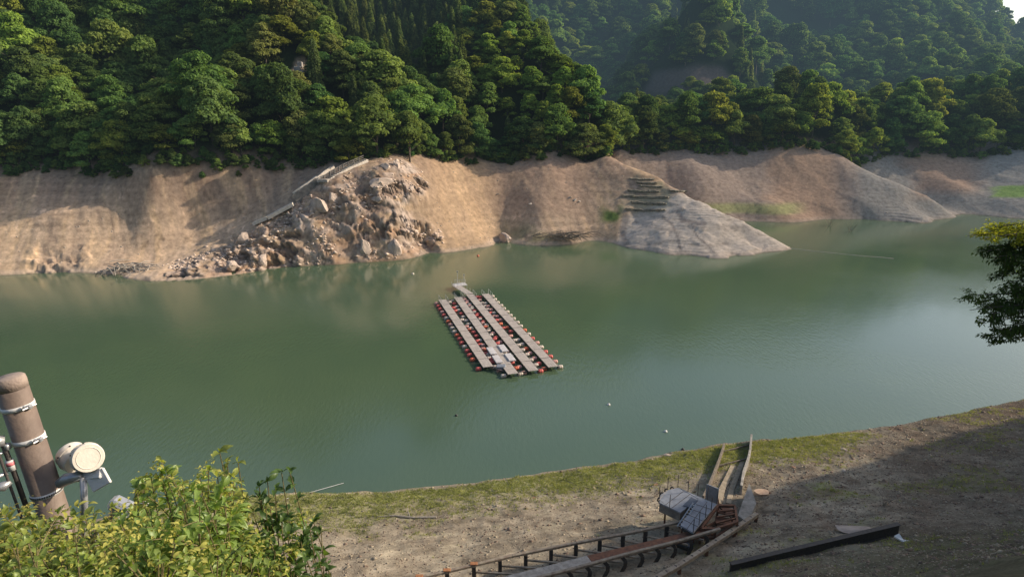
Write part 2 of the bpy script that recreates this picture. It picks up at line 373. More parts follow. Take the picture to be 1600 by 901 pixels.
def rock_mesh(name, mat, seed, sub=3, squash=.7, blocky=.5):
    import bmesh
    bm = bmesh.new(); bmesh.ops.create_icosphere(bm, subdivisions=sub, radius=1); rr = random.Random(seed)
    pl = [(Vector((rr.gauss(0,1),rr.gauss(0,1),rr.gauss(0,1))).normalized(), rr.uniform(.42,.78)) for _ in range(15)]
    off = rr.uniform(0,50)
    for v in bm.verts:
        for nrm, d in pl:
            e = v.co.dot(nrm)-d
            if e > 0: v.co -= nrm*e
        from mathutils import noise
        v.co += v.co.normalized()*(.06*noise.noise(v.co*2.3+Vector((off,0,0)))+.05*noise.noise(v.co*6+Vector((off,3,0))))
        v.co.z *= squash
    me = bpy.data.meshes.new(name); bm.to_mesh(me); bm.free(); me.materials.append(mat); return me

# ------------------------------------------------------------------ materials
M = {}
M['far'] = ground_mat('lake_bank_soil', .45, .55, .2, 0)
M['near'] = ground_mat('gravel_shore', .8, 3.2, .06)
M['leafA'] = leaf_mat('leaf_mid_green', (.100,.165,.042), (.215,.305,.064), .40)
M['leafB'] = leaf_mat('leaf_dark_green', (.068,.128,.042), (.140,.222,.056), .42)
M['leafC'] = leaf_mat('leaf_yellow_green', (.135,.195,.032), (.29,.36,.058), .42)
M['leafD'] = leaf_mat('leaf_olive', (.105,.132,.040), (.21,.245,.065))
M['leafE'] = leaf_mat('cedar_needles', (.095,.145,.060), (.21,.265,.085), .42, .3, .5)
M['bark'] = rough_mat('bark', (.12,.095,.07), (.05,.04,.03), 4)
M['rock'] = rough_mat('bank_rock', (.52,.42,.35), (.30,.24,.20), 2.2, .9, .6, stain=(.45,.36,.27))
M['stone'] = rough_mat('pale_stone', (.48,.43,.37), (.28,.24,.20), 5, .9, .4)
M['redrock'] = rough_mat('rusty_stone', (.30,.17,.10), (.16,.09,.06), 5, .9, .5)
M['conc'] = rough_mat('weathered_concrete', (.40,.37,.33), (.22,.20,.18), 2.5, .9, .35, stain=(.5,.47,.42))
M['deck'] = rough_mat('grey_dock_deck', (.44,.39,.35), (.33,.29,.26), 1.3, .8, .2, stain=(.52,.47,.42))
M['decklight'] = rough_mat('white_dock_panel', (.60,.58,.58), (.45,.43,.43), 1.5, .6, .2)
M['darksteel'] = rough_mat('dark_steel', (.06,.05,.045), (.03,.025,.022), 6, .7, .3)
M['rust'] = rough_mat('rusty_steel', (.20,.085,.045), (.08,.04,.028), 3, .85, .5, stain=(.30,.15,.08))
M['shadebeam'] = rough_mat('shadow_dark_beam',(.20,.165,.13),(.09,.075,.06),2.5,.9,.6,stain=(.30,.26,.21))  # shadowed look of the left runner painted in as a darker colour
M['shadebeam2'] = rough_mat('mottled_grey_beam',(.32,.30,.27),(.15,.14,.125),1.5,.9,.6,stain=(.42,.40,.37))  # two-tone grey with paler blotches
M['palec'] = rough_mat('pale_concrete',(.66,.60,.52),(.48,.42,.35),1.5,.9,.3)
M['terr'] = rough_mat('terrace_stone', (.26,.235,.18), (.12,.11,.08), 1.1, .95, .9, stain=(.36,.32,.25))
M['orust'] = rough_mat('orange_rust', (.42,.19,.08), (.25,.10,.05), 4, .85, .4)
M['rail'] = rough_mat('grey_rail_steel', (.30,.26,.20), (.17,.12,.09), 3, .7, .3, stain=(.38,.32,.24))
M['grate'] = rough_mat('grey_steel_deck', (.23,.25,.29), (.15,.165,.20), 2.5, .6, .2, stain=(.30,.32,.36))
M['bluedeck'] = rough_mat('dark_blue_deck', (.07,.09,.13), (.045,.055,.08), 3, .6, .2)
M['galv'] = rough_mat('galvanised_steel', (.55,.56,.57), (.40,.40,.42), 8, .4, .1, .6)
M['redf'] = rough_mat('red_float', (.66,.13,.11), (.48,.09,.08), 3, .55, .2, stain=(.60,.20,.16))
M['pinkf'] = rough_mat('faded_pink_float', (.66,.36,.31), (.50,.26,.22), 3, .6, .2)
M['whitef'] = rough_mat('off_white_float', (.66,.57,.49), (.48,.39,.32), 3, .6, .2)
M['orangef'] = rough_mat('orange_float', (.70,.17,.08), (.55,.12,.06), 3, .55, .2)
M['pole'] = rough_mat('brown_pole_paint', (.225,.170,.135), (.15,.11,.088), 3.2, .6, .2, stain=(.27,.205,.165))
M['poletop'] = rough_mat('pole_cap', (.38,.30,.25), (.26,.20,.17), 8, .8, .3)
M['cream'] = rough_mat('cream_paint', (.84,.78,.68), (.74,.67,.57), 5, .5, .1)
M['white'] = rough_mat('white_paint', (.78,.77,.75), (.62,.61,.60), 5, .5, .1)
M['pink'] = rough_mat('pink_label', (.75,.25,.27), (.70,.22,.24), 5, .5, .05)
M['wood'] = rough_mat('driftwood', (.30,.24,.18), (.15,.12,.09), 6, .9, .5)
M['palewood'] = rough_mat('bleached_wood', (.45,.40,.34), (.28,.24,.20), 6, .9, .4)
M['black'] = rough_mat('black_buoy', (.02,.02,.02), (.015,.015,.015), 5, .5, .1)
M['path'] = rough_mat('dirt_path_concrete', (.44,.36,.27), (.32,.26,.20), 1.2, .9, .4)
M['rubble_grey'] = rough_mat('grey_rubble_wall', (.25,.225,.20), (.12,.11,.10), 1.2, .9, .9)  # two-tone grey shared by rubble wall, railing and wing skirt

# ------------------------------------------------------------------ far terrain mesh
aa = np.concatenate([np.linspace(-1.35,-.86,90,endpoint=False), np.arange(-.86,.86,.0026), np.linspace(.86,1.5,100)])
yy = np.concatenate([np.arange(112,128,2), np.arange(128,262,.34), np.linspace(262,360,90,endpoint=False), np.linspace(360,820,150)])
AA, YY = np.meshgrid(aa, yy); XX = AA*YY
ZZ, G = far_h(XX, YY)
nr, nc = XX.shape; YM = YY-G['push']*.75; ZM = ZZ+G['push']*.45; XM = XX+.25*G['push']*G['cb']
# tint
def mixc(a, b, t): return a*(1-t[...,None])+np.array(b)*t[...,None]
X_, Y_ = G['X'], G['Y']
cl = np.zeros(XX.shape+(3,))+np.array((.40,.305,.22))
n1 = fbm(XX/16,YY/10,201); n2 = fbm(XX/4,YY/4,202); n3 = fbm(XX/5+.3*YY/6+.5*fbm(XX/9,YY/9,34),YY/16,203)
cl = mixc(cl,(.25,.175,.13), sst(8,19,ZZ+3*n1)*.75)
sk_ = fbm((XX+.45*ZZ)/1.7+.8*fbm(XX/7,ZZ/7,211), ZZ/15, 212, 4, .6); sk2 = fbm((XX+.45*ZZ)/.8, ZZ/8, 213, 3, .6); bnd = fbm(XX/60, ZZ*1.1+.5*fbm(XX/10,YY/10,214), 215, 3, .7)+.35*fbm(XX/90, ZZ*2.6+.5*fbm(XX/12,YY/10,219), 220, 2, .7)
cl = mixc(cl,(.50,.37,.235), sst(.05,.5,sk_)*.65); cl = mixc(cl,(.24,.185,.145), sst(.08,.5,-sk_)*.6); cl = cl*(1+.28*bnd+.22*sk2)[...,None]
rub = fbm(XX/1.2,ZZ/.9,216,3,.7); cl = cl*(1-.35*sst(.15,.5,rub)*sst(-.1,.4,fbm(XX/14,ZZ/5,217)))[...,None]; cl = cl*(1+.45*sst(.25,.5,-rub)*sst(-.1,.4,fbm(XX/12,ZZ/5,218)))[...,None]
cl = mixc(cl,(.42,.30,.185), sst(.05,.6,n3)*.4)
cl = mixc(cl,(.24,.19,.15), sst(.1,.6,-n3)*.5)
redm = sst(700,800,X_)*sst(960,900,X_)*sst(4,9,ZZ+2*n2); cl = mixc(cl,(.33,.235,.175), redm*.65)
cl = mixc(cl,(.47,.33,.20), sst(640,700,X_)*sst(800,740,X_)*.5)
gr = sst(.1,.5,n1+.4*n2)*sst(7,2,ZZ)*sst(770,800,X_)*sst(960,930,X_); cl = mixc(cl,(.22,.21,.12), gr*.7)
cl = mixc(cl,(.12,.17,.05), sst(930,950,X_)*sst(978,965,X_)*sst(318,330,Y_)*sst(352,342,Y_)*sst(-.3,.3,n2))
rk = G['head']; cl = mixc(cl,(.56,.455,.375), rk*.85*sst(-.3,.3,G['cb']+n2*.5)); cl = mixc(cl,(.62,.46,.30), rk*.8*sst(-.05,.5,-G['cb']+n2*.3)); cl = mixc(cl,(.22,.165,.13), rk*.8*sst(.10,.02,G['eb'])); cl = mixc(cl,(.27,.20,.165), rk*.6*sst(-.1,-.7,G['push'])); cl = mixc(cl,(.62,.54,.48), rk*.8*sst(.35,1.2,G['push'])*sst(-.2,.3,n2)); cl = mixc(cl,(.33,.255,.21), rk*.5*sst(.2,.6,n2))  # hollow shade painted in: recessed rock and cracks darker, raised blocks paler
cl = mixc(cl,(.43,.38,.325), G['spur']); cl = mixc(cl,(.27,.235,.20), G['spur']*sst(.1,.6,fbm(XX/6,ZZ*1.6,206))*.7); cl = mixc(cl,(.48,.42,.36), G['spur']*sst(.1,.6,n2)*.4)
cl = mixc(cl,(.31,.29,.19), G['terr']*sst(-.2,.4,n2)*.6)
for pl_c,wd_ in (([(978,342),(972,362),(980,388)],5),([(1035,338),(1052,352),(1058,372),(1066,398)],2.2),([(1080,350),(1092,372),(1120,398)],1.6),([(1060,332),(1066,345),(1100,350)],4)):
    dd_ = np.full(XX.shape,1e9)
    for (x0,y0),(x1,y1) in zip(pl_c[:-1],pl_c[1:]):
        t_ = np.clip(((X_-x0)*(x1-x0)+(Y_-y0)*(y1-y0))/((x1-x0)**2+(y1-y0)**2),0,1); dd_ = np.minimum(dd_, np.hypot(X_+2*n2-x0-t_*(x1-x0),Y_-y0-t_*(y1-y0)))
    cl = mixc(cl,(.17,.15,.14), sst(wd_*1.5,wd_*.4,dd_)*(YY<205)*.7)  # shade of the spur's left edge painted as dark tint, along with fissures
b2 = (YY>203)&(X_>960); b2 = b2*1.
cl = mixc(cl,(.29,.235,.20), b2*.8); cl = mixc(cl,(.37,.25,.17), b2*sst(1190,1230,X_+30*n1)*sst(1330,1290,X_)*.7); cl = mixc(cl,(.27,.27,.25), b2*sst(1320,1360,X_)*.7)
cl = mixc(cl,(.34,.22,.15), b2*sst(1400,1440,X_+30*n1)*sst(1560,1500,X_)*sst(4,8,ZZ)*.7)
cl = mixc(cl,(.30,.31,.14), b2*sst(5.5,4,ZZ)*sst(1.6,2.6,ZZ)*sst(1270,1230,X_)*.8)
cl = mixc(cl,(.24,.34,.10), b2*sst(1540,1560,X_+20*n2)*sst(287,292,Y_+3*n2)*sst(312,306,Y_)*.9)
cl = mixc(cl,(.40,.33,.27), sst(1.2,.4,ZZ)*(1-b2*.3)*.5)
cl = mixc(cl,(.15,.13,.10), sst(.28,.02,ZZ)*.75)
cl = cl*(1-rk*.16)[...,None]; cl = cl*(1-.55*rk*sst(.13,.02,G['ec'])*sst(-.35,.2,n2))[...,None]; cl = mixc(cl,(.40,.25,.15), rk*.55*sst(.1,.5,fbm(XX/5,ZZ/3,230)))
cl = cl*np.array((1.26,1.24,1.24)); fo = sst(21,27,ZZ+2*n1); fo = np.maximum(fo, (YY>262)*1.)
scree = sst(-6,10,poly_in(X_,Y_,[(1000,150),(1020,112),(1085,100),(1130,104),(1175,150)]))*(YY>300)*(YY<362)
cut = sst(-3,5,poly_in(X_+4*n2,Y_,[(455,128),(462,100),(480,96),(486,130)]))*(YY<235)
dirt = sst(-3,5,poly_in(X_+6*n2,Y_,[(300,136),(345,126),(420,118),(460,124),(440,140),(330,146)]))*(YY<245)
cl = mixc(cl,(.020,.032,.014), fo); cl = mixc(cl,(.13,.105,.10), scree*.9); cl = mixc(cl,(.33,.26,.19), cut); cl = mixc(cl,(.12,.09,.065), dirt*(1-cut))  # forest floor painted near-black so gaps between crowns read dark
idx = np.arange(nr*nc).reshape(nr,nc)
F = np.stack([idx[:-1,:-1],idx[:-1,1:],idx[1:,1:],idx[1:,:-1]],-1).reshape(-1,4)
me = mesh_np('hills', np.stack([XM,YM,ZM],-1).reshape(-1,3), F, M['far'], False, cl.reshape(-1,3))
tag(link('far_bank_hills', me), 'bare drawn-down bank and wooded hills across the lake', 'hillside', kind='structure')

# ------------------------------------------------------------------ near terrain mesh
xs = np.concatenate([np.linspace(-130,-32,60,endpoint=False), np.arange(-32,72,.22), np.linspace(72,230,90)])
ys = np.concatenate([np.linspace(-70,24,60,endpoint=False), np.arange(24,84,.22), np.linspace(84,150,30)])
XN, YN = np.meshgrid(xs, ys); ZN = near_h(XN, YN)
SN = np.interp(XN, WNx, WNy)-YN; PX, PY, _ = proj(XN,YN,ZN)
m1 = fbm(XN/7,YN/4,301); m2 = fbm(XN/1.6,YN/1.2,302); m3 = fbm(XN/.5,YN/.5,303)
cn = np.zeros(XN.shape+(3,))+np.array((.30,.25,.185)); cn = mixc(cn,(.41,.35,.26), sst(-.2,.5,m2+.4*m3)*.7); cn = mixc(cn,(.14,.11,.08), sst(.2,.7,-m2+.3*m3)*.6); cn = cn*(1+.35*fbm(XN/.9,YN/.5,306,3,.8)+.25*fbm(XN/9,YN/6,307))[...,None]
def grassmask(S, P, m1, m2):
    w2 = sst(.05,.4,m2+.5*m1)*sst(24,30,S)*sst(1250,1450,P)*.7
    a = sst(.4,1.2,S+.5*m2)*sst(9.5,2.5,S+2.5*m1+2.2*m2)*sst(1370,1290,P+30*m1)
    b = sst(.05,.5,m1+.5*m2)*sst(8,14,S)*sst(900,1250,P)*.75
    b3 = sst(.1,.5,m1*.6+m2*.5)*sst(16,8,S)*.35
    c = sst(-.05,.3,m2+m1)*sst(19,5,S)*sst(1380,1500,P)*.35
    return np.clip(np.maximum(np.maximum(np.maximum(a,b),np.maximum(c,b3)),w2),0,1)
GM = grassmask(SN,PX,m1,m2)
cn = mixc(cn,(.23,.245,.09), GM*(.45+.4*sst(-.3,.3,m3))); cn = mixc(cn,(.30,.31,.10), GM*sst(0,.6,m3)*.5)
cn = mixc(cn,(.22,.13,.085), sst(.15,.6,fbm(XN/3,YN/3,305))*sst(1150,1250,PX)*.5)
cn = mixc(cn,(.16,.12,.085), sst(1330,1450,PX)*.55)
cn = mixc(cn,(.33,.29,.22), sst(.7,.25,SN+.3*m2)*sst(-.1,.1,SN)*.6); cn = mixc(cn,(.10,.09,.065), sst(.12,-.2,SN))
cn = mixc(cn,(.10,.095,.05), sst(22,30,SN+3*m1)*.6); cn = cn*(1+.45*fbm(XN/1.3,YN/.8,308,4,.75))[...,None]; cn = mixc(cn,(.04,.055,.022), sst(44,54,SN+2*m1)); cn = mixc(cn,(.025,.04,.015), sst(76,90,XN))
nr2,nc2 = XN.shape; idx = np.arange(nr2*nc2).reshape(nr2,nc2)
F = np.stack([idx[:-1,:-1],idx[:-1,1:],idx[1:,1:],idx[1:,:-1]],-1).reshape(-1,4)
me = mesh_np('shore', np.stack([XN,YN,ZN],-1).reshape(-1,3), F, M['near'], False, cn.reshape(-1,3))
tag(link('near_shore_ground', me), 'gravelly near shore with a grassy edge sloping to the lake', 'shore', kind='structure')

# ------------------------------------------------------------------ water
m, nt, out = newmat('lake_water'); L = nt.links.new
ge = N(nt,'ShaderNodeNewGeometry'); mp = N(nt,'ShaderNodeMapping'); mp.inputs['Rotation'].default_value = (0,0,R(-28)); mp.inputs['Scale'].default_value = (1,.35,1); L(ge.outputs['Position'], mp.inputs[0])
a = N(nt,'ShaderNodeTexNoise'); a.inputs['Scale'].default_value = 2.2; a.inputs['Detail'].default_value = 5; a.inputs['Roughness'].default_value = .6; L(mp.outputs[0], a.inputs['Vector'])
b = N(nt,'ShaderNodeTexNoise'); b.inputs['Scale'].default_value = .035; b.inputs['Detail'].default_value = 3; L(ge.outputs['Position'], b.inputs['Vector'])
rr = N(nt,'ShaderNodeMapRange'); rr.inputs[1].default_value=.35; rr.inputs[2].default_value=.7; rr.inputs[3].default_value=.14; rr.inputs[4].default_value=.5; L(b.outputs['Fac'], rr.inputs[0])
bp = N(nt,'ShaderNodeBump'); L(rr.outputs[0], bp.inputs['Strength']); bp.inputs['Distance'].default_value = .09; L(a.outputs['Fac'], bp.inputs['Height'])
wc = ramp(nt, b.outputs['Fac'], [(.35,(.066,.108,.062)),(.65,(.080,.122,.066))])
bs = N(nt,'ShaderNodeBsdfPrincipled'); L(wc.outputs[0], bs.inputs['Base Color']); bs.inputs['Roughness'].default_value = .10; bs.inputs['IOR'].default_value = 1.62; L(bp.outputs[0], bs.inputs['Normal'])
L(bs.outputs[0], out.inputs[0]); M['water'] = m
wv = [(-900,-60,0),(1100,-60,0),(1100,900,0),(-900,900,0)]
tag(link('lake_water', mesh_np('water', wv, [(0,1,2,3)], m)), 'murky green lake water', 'water', kind='structure')

# ------------------------------------------------------------------ tree crowns
def crown_mesh(name, mat, seed, H=11., W=5., nl=22, nleaf=7500, ls=.34, low=.12):
    r = np.random.RandomState(seed); lob = []
    for i in range(nl):
        t = r.uniform(0,1)**.8; hz = H*(low+ (1-low)*t*.93); prof = math.sin(math.pi*min(1,(.18+.80*t)))**.65
        an = r.uniform(0,2*math.pi); rad = W*prof*r.uniform(.35,.85); sz = W*r.uniform(.20,.46)*(1.05-.35*t)*(22/nl)**.3
        lob.append((rad*math.cos(an), rad*math.sin(an), hz, sz, sz*r.uniform(.5,.75)))
    lob.append((0,0,H*.55,W*.6,H*.33)); lob.append((0,0,H*.86,W*.38,H*.12))
    lob = np.array(lob); pr = lob[:,3]**1.6; pr /= pr.sum(); li = r.choice(len(lob), nleaf, p=pr); l = lob[li]
    d = r.normal(size=(nleaf,3)); d[:,2] = np.abs(d[:,2])*1.0 - .35*r.rand(nleaf); d /= np.linalg.norm(d,axis=1)[:,None]
    rr_ = (.50+.56*r.rand(nleaf)**.6)[:,None]
    # ragged edge: noise on the radius
    nz = fbm(d[:,0]*2+li*3.1, d[:,1]*2+d[:,2]*2, seed, 3)[:,None]*.35
    p = l[:,:3] + d*(rr_+nz)*np.stack([l[:,3],l[:,3],l[:,4]],1)
    nrm = d + r.normal(size=(nleaf,3))*.55; nrm[:,2] += .25; nrm /= np.linalg.norm(nrm,axis=1)[:,None]
    t1 = np.cross(nrm, r.normal(size=(nleaf,3))); t1 /= np.linalg.norm(t1,axis=1)[:,None]; t2 = np.cross(nrm,t1)
    s_ = (ls*(.6+.8*r.rand(nleaf)))[:,None]
    v = np.stack([p-t1*s_, p-t2*s_*.6+nrm*s_*.15, p+t1*s_*1.05, p+t2*s_*.6+nrm*s_*.15],1).reshape(-1,3)
    f = np.arange(nleaf*4).reshape(-1,4); return mesh_np(name, v, f, mat)
def cedar_mesh(name, mat, seed, H=17., W=2.3, nleaf=5200):
    r = np.random.RandomState(seed); t = 1-np.sqrt(r.rand(nleaf)); t = np.clip(t,0,.995)
    whorl = np.floor(t*26)/26; tt = .6*whorl+.4*t; an = r.uniform(0,2*np.pi,nleaf)
    lob = .75+.35*fbm(an*1.6+seed, tt*9, seed,3)
    rad = W*(1-tt)**.72*lob*(.55+.5*r.rand(nleaf)**.5)
    z = H*(.08+.92*t)-rad*.28
    p = np.stack([rad*np.cos(an),rad*np.sin(an),z],1)
    nrm = np.stack([np.cos(an),np.sin(an),.7+0*an],1)+r.normal(size=(nleaf,3))*.5; nrm /= np.linalg.norm(nrm,axis=1)[:,None]
    dn = np.stack([np.cos(an),np.sin(an),-.5+0*an],1); t1 = dn/np.linalg.norm(dn,axis=1)[:,None]; t2 = np.cross(nrm,t1); t2 /= np.linalg.norm(t2,axis=1)[:,None]
    s_ = (.34*(.6+.7*r.rand(nleaf)))[:,None]
    v = np.stack([p-t1*s_, p-t2*s_*.45, p+t1*s_*1.2, p+t2*s_*.45],1).reshape(-1,3)
    return mesh_np(name, v, np.arange(nleaf*4).reshape(-1,4), mat)
def trunk_mesh(name, H, r0, seed, limbs=6):
    rr_ = random.Random(seed); mb = MB(); pts = [Vector((0,0,-1.2))]
    for i in range(1,7): pts.append(Vector((rr_.uniform(-.2,.2)*i*.35, rr_.uniform(-.2,.2)*i*.35, H*i/6)))
    mb.tube(pts, [r0*(1-.14*i) for i in range(7)], 6)
    for i in range(limbs):
        b_ = pts[2+i%4]; a_ = rr_.uniform(0,6.28); l_ = H*rr_.uniform(.25,.4)
        mb.tube([b_, b_+Vector((math.cos(a_)*l_*.5,math.sin(a_)*l_*.5,l_*.35)), b_+Vector((math.cos(a_)*l_,math.sin(a_)*l_,l_*.6))],[r0*.4,r0*.25,r0*.08],4)
    me = bpy.data.meshes.new(name); me.from_pydata(mb.v,[],mb.f); me.materials.append(M['bark']); return me
lm = [M['leafA'],M['leafB'],M['leafC'],M['leafD']]
BV = []   # (mesh, H, W, tint word)
tw = ['mid green','dark green','yellow-green','olive green']
for i,(Hh,Ww,mi) in enumerate([(11,5.2,0),(12,5.6,1),(10,5.4,2),(11,4.6,0),(12.5,5.0,1),(9,4.6,2),(11,5.2,3),(13,6.2,0),(10,5.8,1),(8,4.6,0)]):
    BV.append((crown_mesh('broadleaf_crown', lm[mi], 100+i, Hh, Ww, [14,34,22,44,18,30,50,26,38,20][i], 10500, [.34,.27,.30,.25,.36,.27,.25,.30,.27,.30][i]), Hh, Ww, tw[mi]))
CV = [(cedar_mesh('cedar_crown', M['leafE'], 200+i, h_, w_), h_, w_) for i,(h_,w_) in enumerate([(17,3.0),(19,3.3),(15,2.9),(18,3.5)])]
TB = [trunk_mesh('broadleaf_trunk', 8.5, .28, 300+i) for i in range(3)]
TC = [trunk_mesh('cedar_trunk', 14.5, .22, 310, 0)]

# treeline depth as function of a = x/y
TL = [(X, PD(X,Y,d)) for X,Y,d in []]
tl_pts = []
for X,Wy,Ty,dd in [(-350,436,274,26),(-100,431,270,26),(0,430,268,26),(110,426,266,27),(200,436,270,27),(300,437,266,28),(400,425,262,27),(450,417,261,26),(500,414,259,25),(550,411,254,24),(600,408,246,22),(650,402,246,26),(700,395,251,30),(765,385,250,32),(850,384,247,29),(925,376,247,32)]:
    y0 = PZ(X,Wy,0).y; q = PD(X,Ty,y0+dd); tl_pts.append((q.x/q.y, q.y))
tl_pts += [(.142,200),(.152,203),(.165,232)]
for X,Y,d in [(1050,238,238),(1200,239,239),(1310,238,239),(1400,238,254),(1500,236,254),(1600,237,251),(1850,242,250)]: q = PD(X,Y,d); tl_pts.append((q.x/q.y,q.y))
tl_pts.sort(); TLa = np.array([q[0] for q in tl_pts]); TLd = np.array([q[1] for q in tl_pts])
def scatter(x0,x1,y0,y1,step,seed):
    r = np.random.RandomState(seed); gx,gy = np.meshgrid(np.arange(x0,x1,step),np.arange(y0,y1,step)); gx = gx+ (np.arange(gx.shape[0])%2)[:,None]*step/2
    return (gx+r.uniform(-.36,.36,gx.shape)*step).ravel(), (gy+r.uniform(-.36,.36,gy.shape)*step).ravel()
cand = []
def take(x,y,kindf,smin,smax,seed,off=3.):
    r = np.random.RandomState(seed); z,g = far_h(x,y); a = x/y; td = np.interp(a,TLa,TLd)
    px,py,_ = proj(x,y,z)
    ok = (y > td+off)&(z>13)
    ok &= ~((poly_in(px,py,[(1005,152),(1022,114),(1085,102),(1130,106),(1172,152)])>0)&(y>300)&(y<362))
    ok &= ~((poly_in(px,py,[(458,130),(462,98),(480,96),(486,132)])>-6)&(y<235))
    ok &= ~((poly_in(px,py,[(300,136),(345,126),(420,118),(460,124),(440,140),(330,146)])>0)&(y<245))
    for i in np.nonzero(ok)[0]:
        kd_ = kindf(px[i],py[i],y[i],r); cand.append([x[i],y[i],z[i],kd_, (smin+(smax-smin)*r.rand()**1.5) if kd_=='b' else (r.uniform(.75,1.1) if y[i]<320 else r.uniform(.5,.75)), r.uniform(0,6.28), td[i]])
CED = [(485,-80),(500,40),(560,95),(600,150),(740,150),(725,90),(765,0),(800,-80)]
def kindA(px,py,d,r):
    inced = float(poly_in(np.array([px]),np.array([py]),CED)[0])
    if inced > r.uniform(-6,10): return 'c'
    if r.rand() < .03: return 'c'
    return 'b'
def kindB(px,py,d,r):
    if 1040 < px < 1075 and d > 330 and py < 60: return 'c'
    return 'c' if (1150<px<1200 and d>330 and r.rand()<.5) else 'b'
# first row along the treeline: dense, foliage to the ground
for i,a_ in enumerate(np.arange(-.95,1.0,.0235)):
    r = np.random.RandomState(500+i); td = float(np.interp(a_,TLa,TLd)); d = td+r.uniform(1.5,3.5); x = a_*d+r.uniform(-1,1)
    if .152 < a_ < .168: continue
    z = float(far_h(np.array([x]),np.array([d]))[0][0]); cand.append([x,d,z-.6,'b',r.uniform(.6,1.25),r.uniform(0,6.28),td])
x,y = scatter(-250,62,160,300,6.6,1); take(x,y,kindA,.8,1.4,2,5.5)
x,y = scatter(-80,20,215,330,5.0,5); 
zt,_ = far_h(x,y); pxx,pyy,_ = proj(x,y,zt); mk = poly_in(pxx,pyy,CED)>-3; take(x[mk],y[mk],lambda a,b,c,r:'c',.75,1.15,6,5.5)
x,y = scatter(38,330,232,340,7.6,3); take(x,y,kindB,.85,1.5,4,5.5)
x,y = scatter(-60,430,340,470,9.5,7); take(x,y,kindB,1.0,1.7,8)
x,y = scatter(-60,620,470,720,12,9); take(x,y,kindB,1.1,2.0,10)
# remove broadleaf trees standing inside the cedar stand
cc_ = []
for c in cand:
    c.append(0); cc_.append(c)
cand = cc_
# tall clump on the headland top and hand-placed landmark trees: (X, Y base, depth, scale, variant, label)
LM = [(515,140,196,.9,1,'round dark green broadleaf tree standing right of the bare cut in the hillside'),
      (590,238,172,1.55,3,'big spreading green broadleaf tree directly above the rocky headland'),
      (640,240,176,1.15,0,'broadleaf tree leaning out over the right shoulder of the rocky headland'),
      (545,246,168,.95,5,'bright broadleaf tree at the upper end of the headland stairs'),
      (915,243,203,1.35,6,'tall olive broadleaf tree at the right end of the wooded slope above the red-brown bank'),
      (945,240,206,.85,2,'small yellow-green tree at the very corner where the wooded slope drops to the stone terraces'),
      (870,244,201,1.25,3,'rounded broadleaf tree just left of the tall olive one above the red-brown bank'),
      (1265,236,247,2.1,5,'largest round broadleaf crown on the far bank, sunlit on its right side'),  # yellow-green variants paint the sunlit look into the far crowns
      (1210,237,246,1.5,0,'wide broadleaf crown left of the largest sunlit one on the far bank'),
      (1110,236,246,1.55,2,'sunlit yellow-green crown on the far bank straight behind the low grey spur'),
      (1040,237,244,1.45,2,'bright topped broadleaf tree behind the shaded hollow left of the yellow-green one'),
      (1400,236,262,1.6,8,'spreading dark tree with a pale sunlit cap over the shaded far cove')]
for X,Y,d,s_,vi,lb in LM:
    a_ = (X-800)/1000/(CP+.21*SP); x = a_*d; z = float(far_h(np.array([x]),np.array([d]))[0][0])
    cand = [c for c in cand if (c[0]-x)**2+(c[1]-d)**2 > (3.4*s_)**2]
    cand.append([x,d,z-.5,'b',s_,1.3*X%6.28,d,(vi,lb)])
# visibility estimate by painting discs front to back
order = sorted(range(len(cand)), key=lambda i: cand[i][1]); buf = np.zeros((226,400),bool); vis = {}
gy_,gx_ = np.mgrid[0:226,0:400]
terr_y = None
for i in order:
    c = cand[i]; Hh,Ww = (11,4.6) if c[3]=='b' else (17,1.7)
    px,py,fw = proj(np.array([c[0]]),np.array([c[1]]),np.array([c[2]+Hh*c[4]*.5])); px=px[0]/4; py=py[0]/4; fw=fw[0]
    rx = Ww*c[4]*250/fw*.85; ry = Hh*c[4]*125/fw*.95
    x0,x1,y0,y1 = int(max(0,px-rx)),int(min(400,px+rx+1)),int(max(0,py-ry)),int(min(226,py+ry+1))
    if x1<=x0 or y1<=y0: vis[i]=0; continue
    sub = ((gx_[y0:y1,x0:x1]-px)/max(rx,.5))**2+((gy_[y0:y1,x0:x1]-py)/max(ry,.5))**2 <= 1
    vis[i] = int((sub & ~buf[y0:y1,x0:x1]).sum()); buf[y0:y1,x0:x1] |= sub
bl = sorted([i for i in vis if cand[i][3]=='b' and (vis[i]>=9)], key=lambda i:-vis[i]); bl = sorted(bl, key=lambda i: (0 if len(cand[i])>7 and cand[i][7] else 1, -vis[i]))[:296]
cd = sorted([i for i in vis if cand[i][3]=='c' and vis[i]>=5], key=lambda i:-vis[i])[:200]
ind = set(bl)|set(cd)
print('TREES', len(cand), 'indiv', len(bl), len(cd))
ordw = ['first','second','third','fourth','fifth','sixth','seventh','eighth','ninth','tenth','eleventh','twelfth','thirteenth','fourteenth','fifteenth','sixteenth','seventeenth','eighteenth','nineteenth','twentieth']
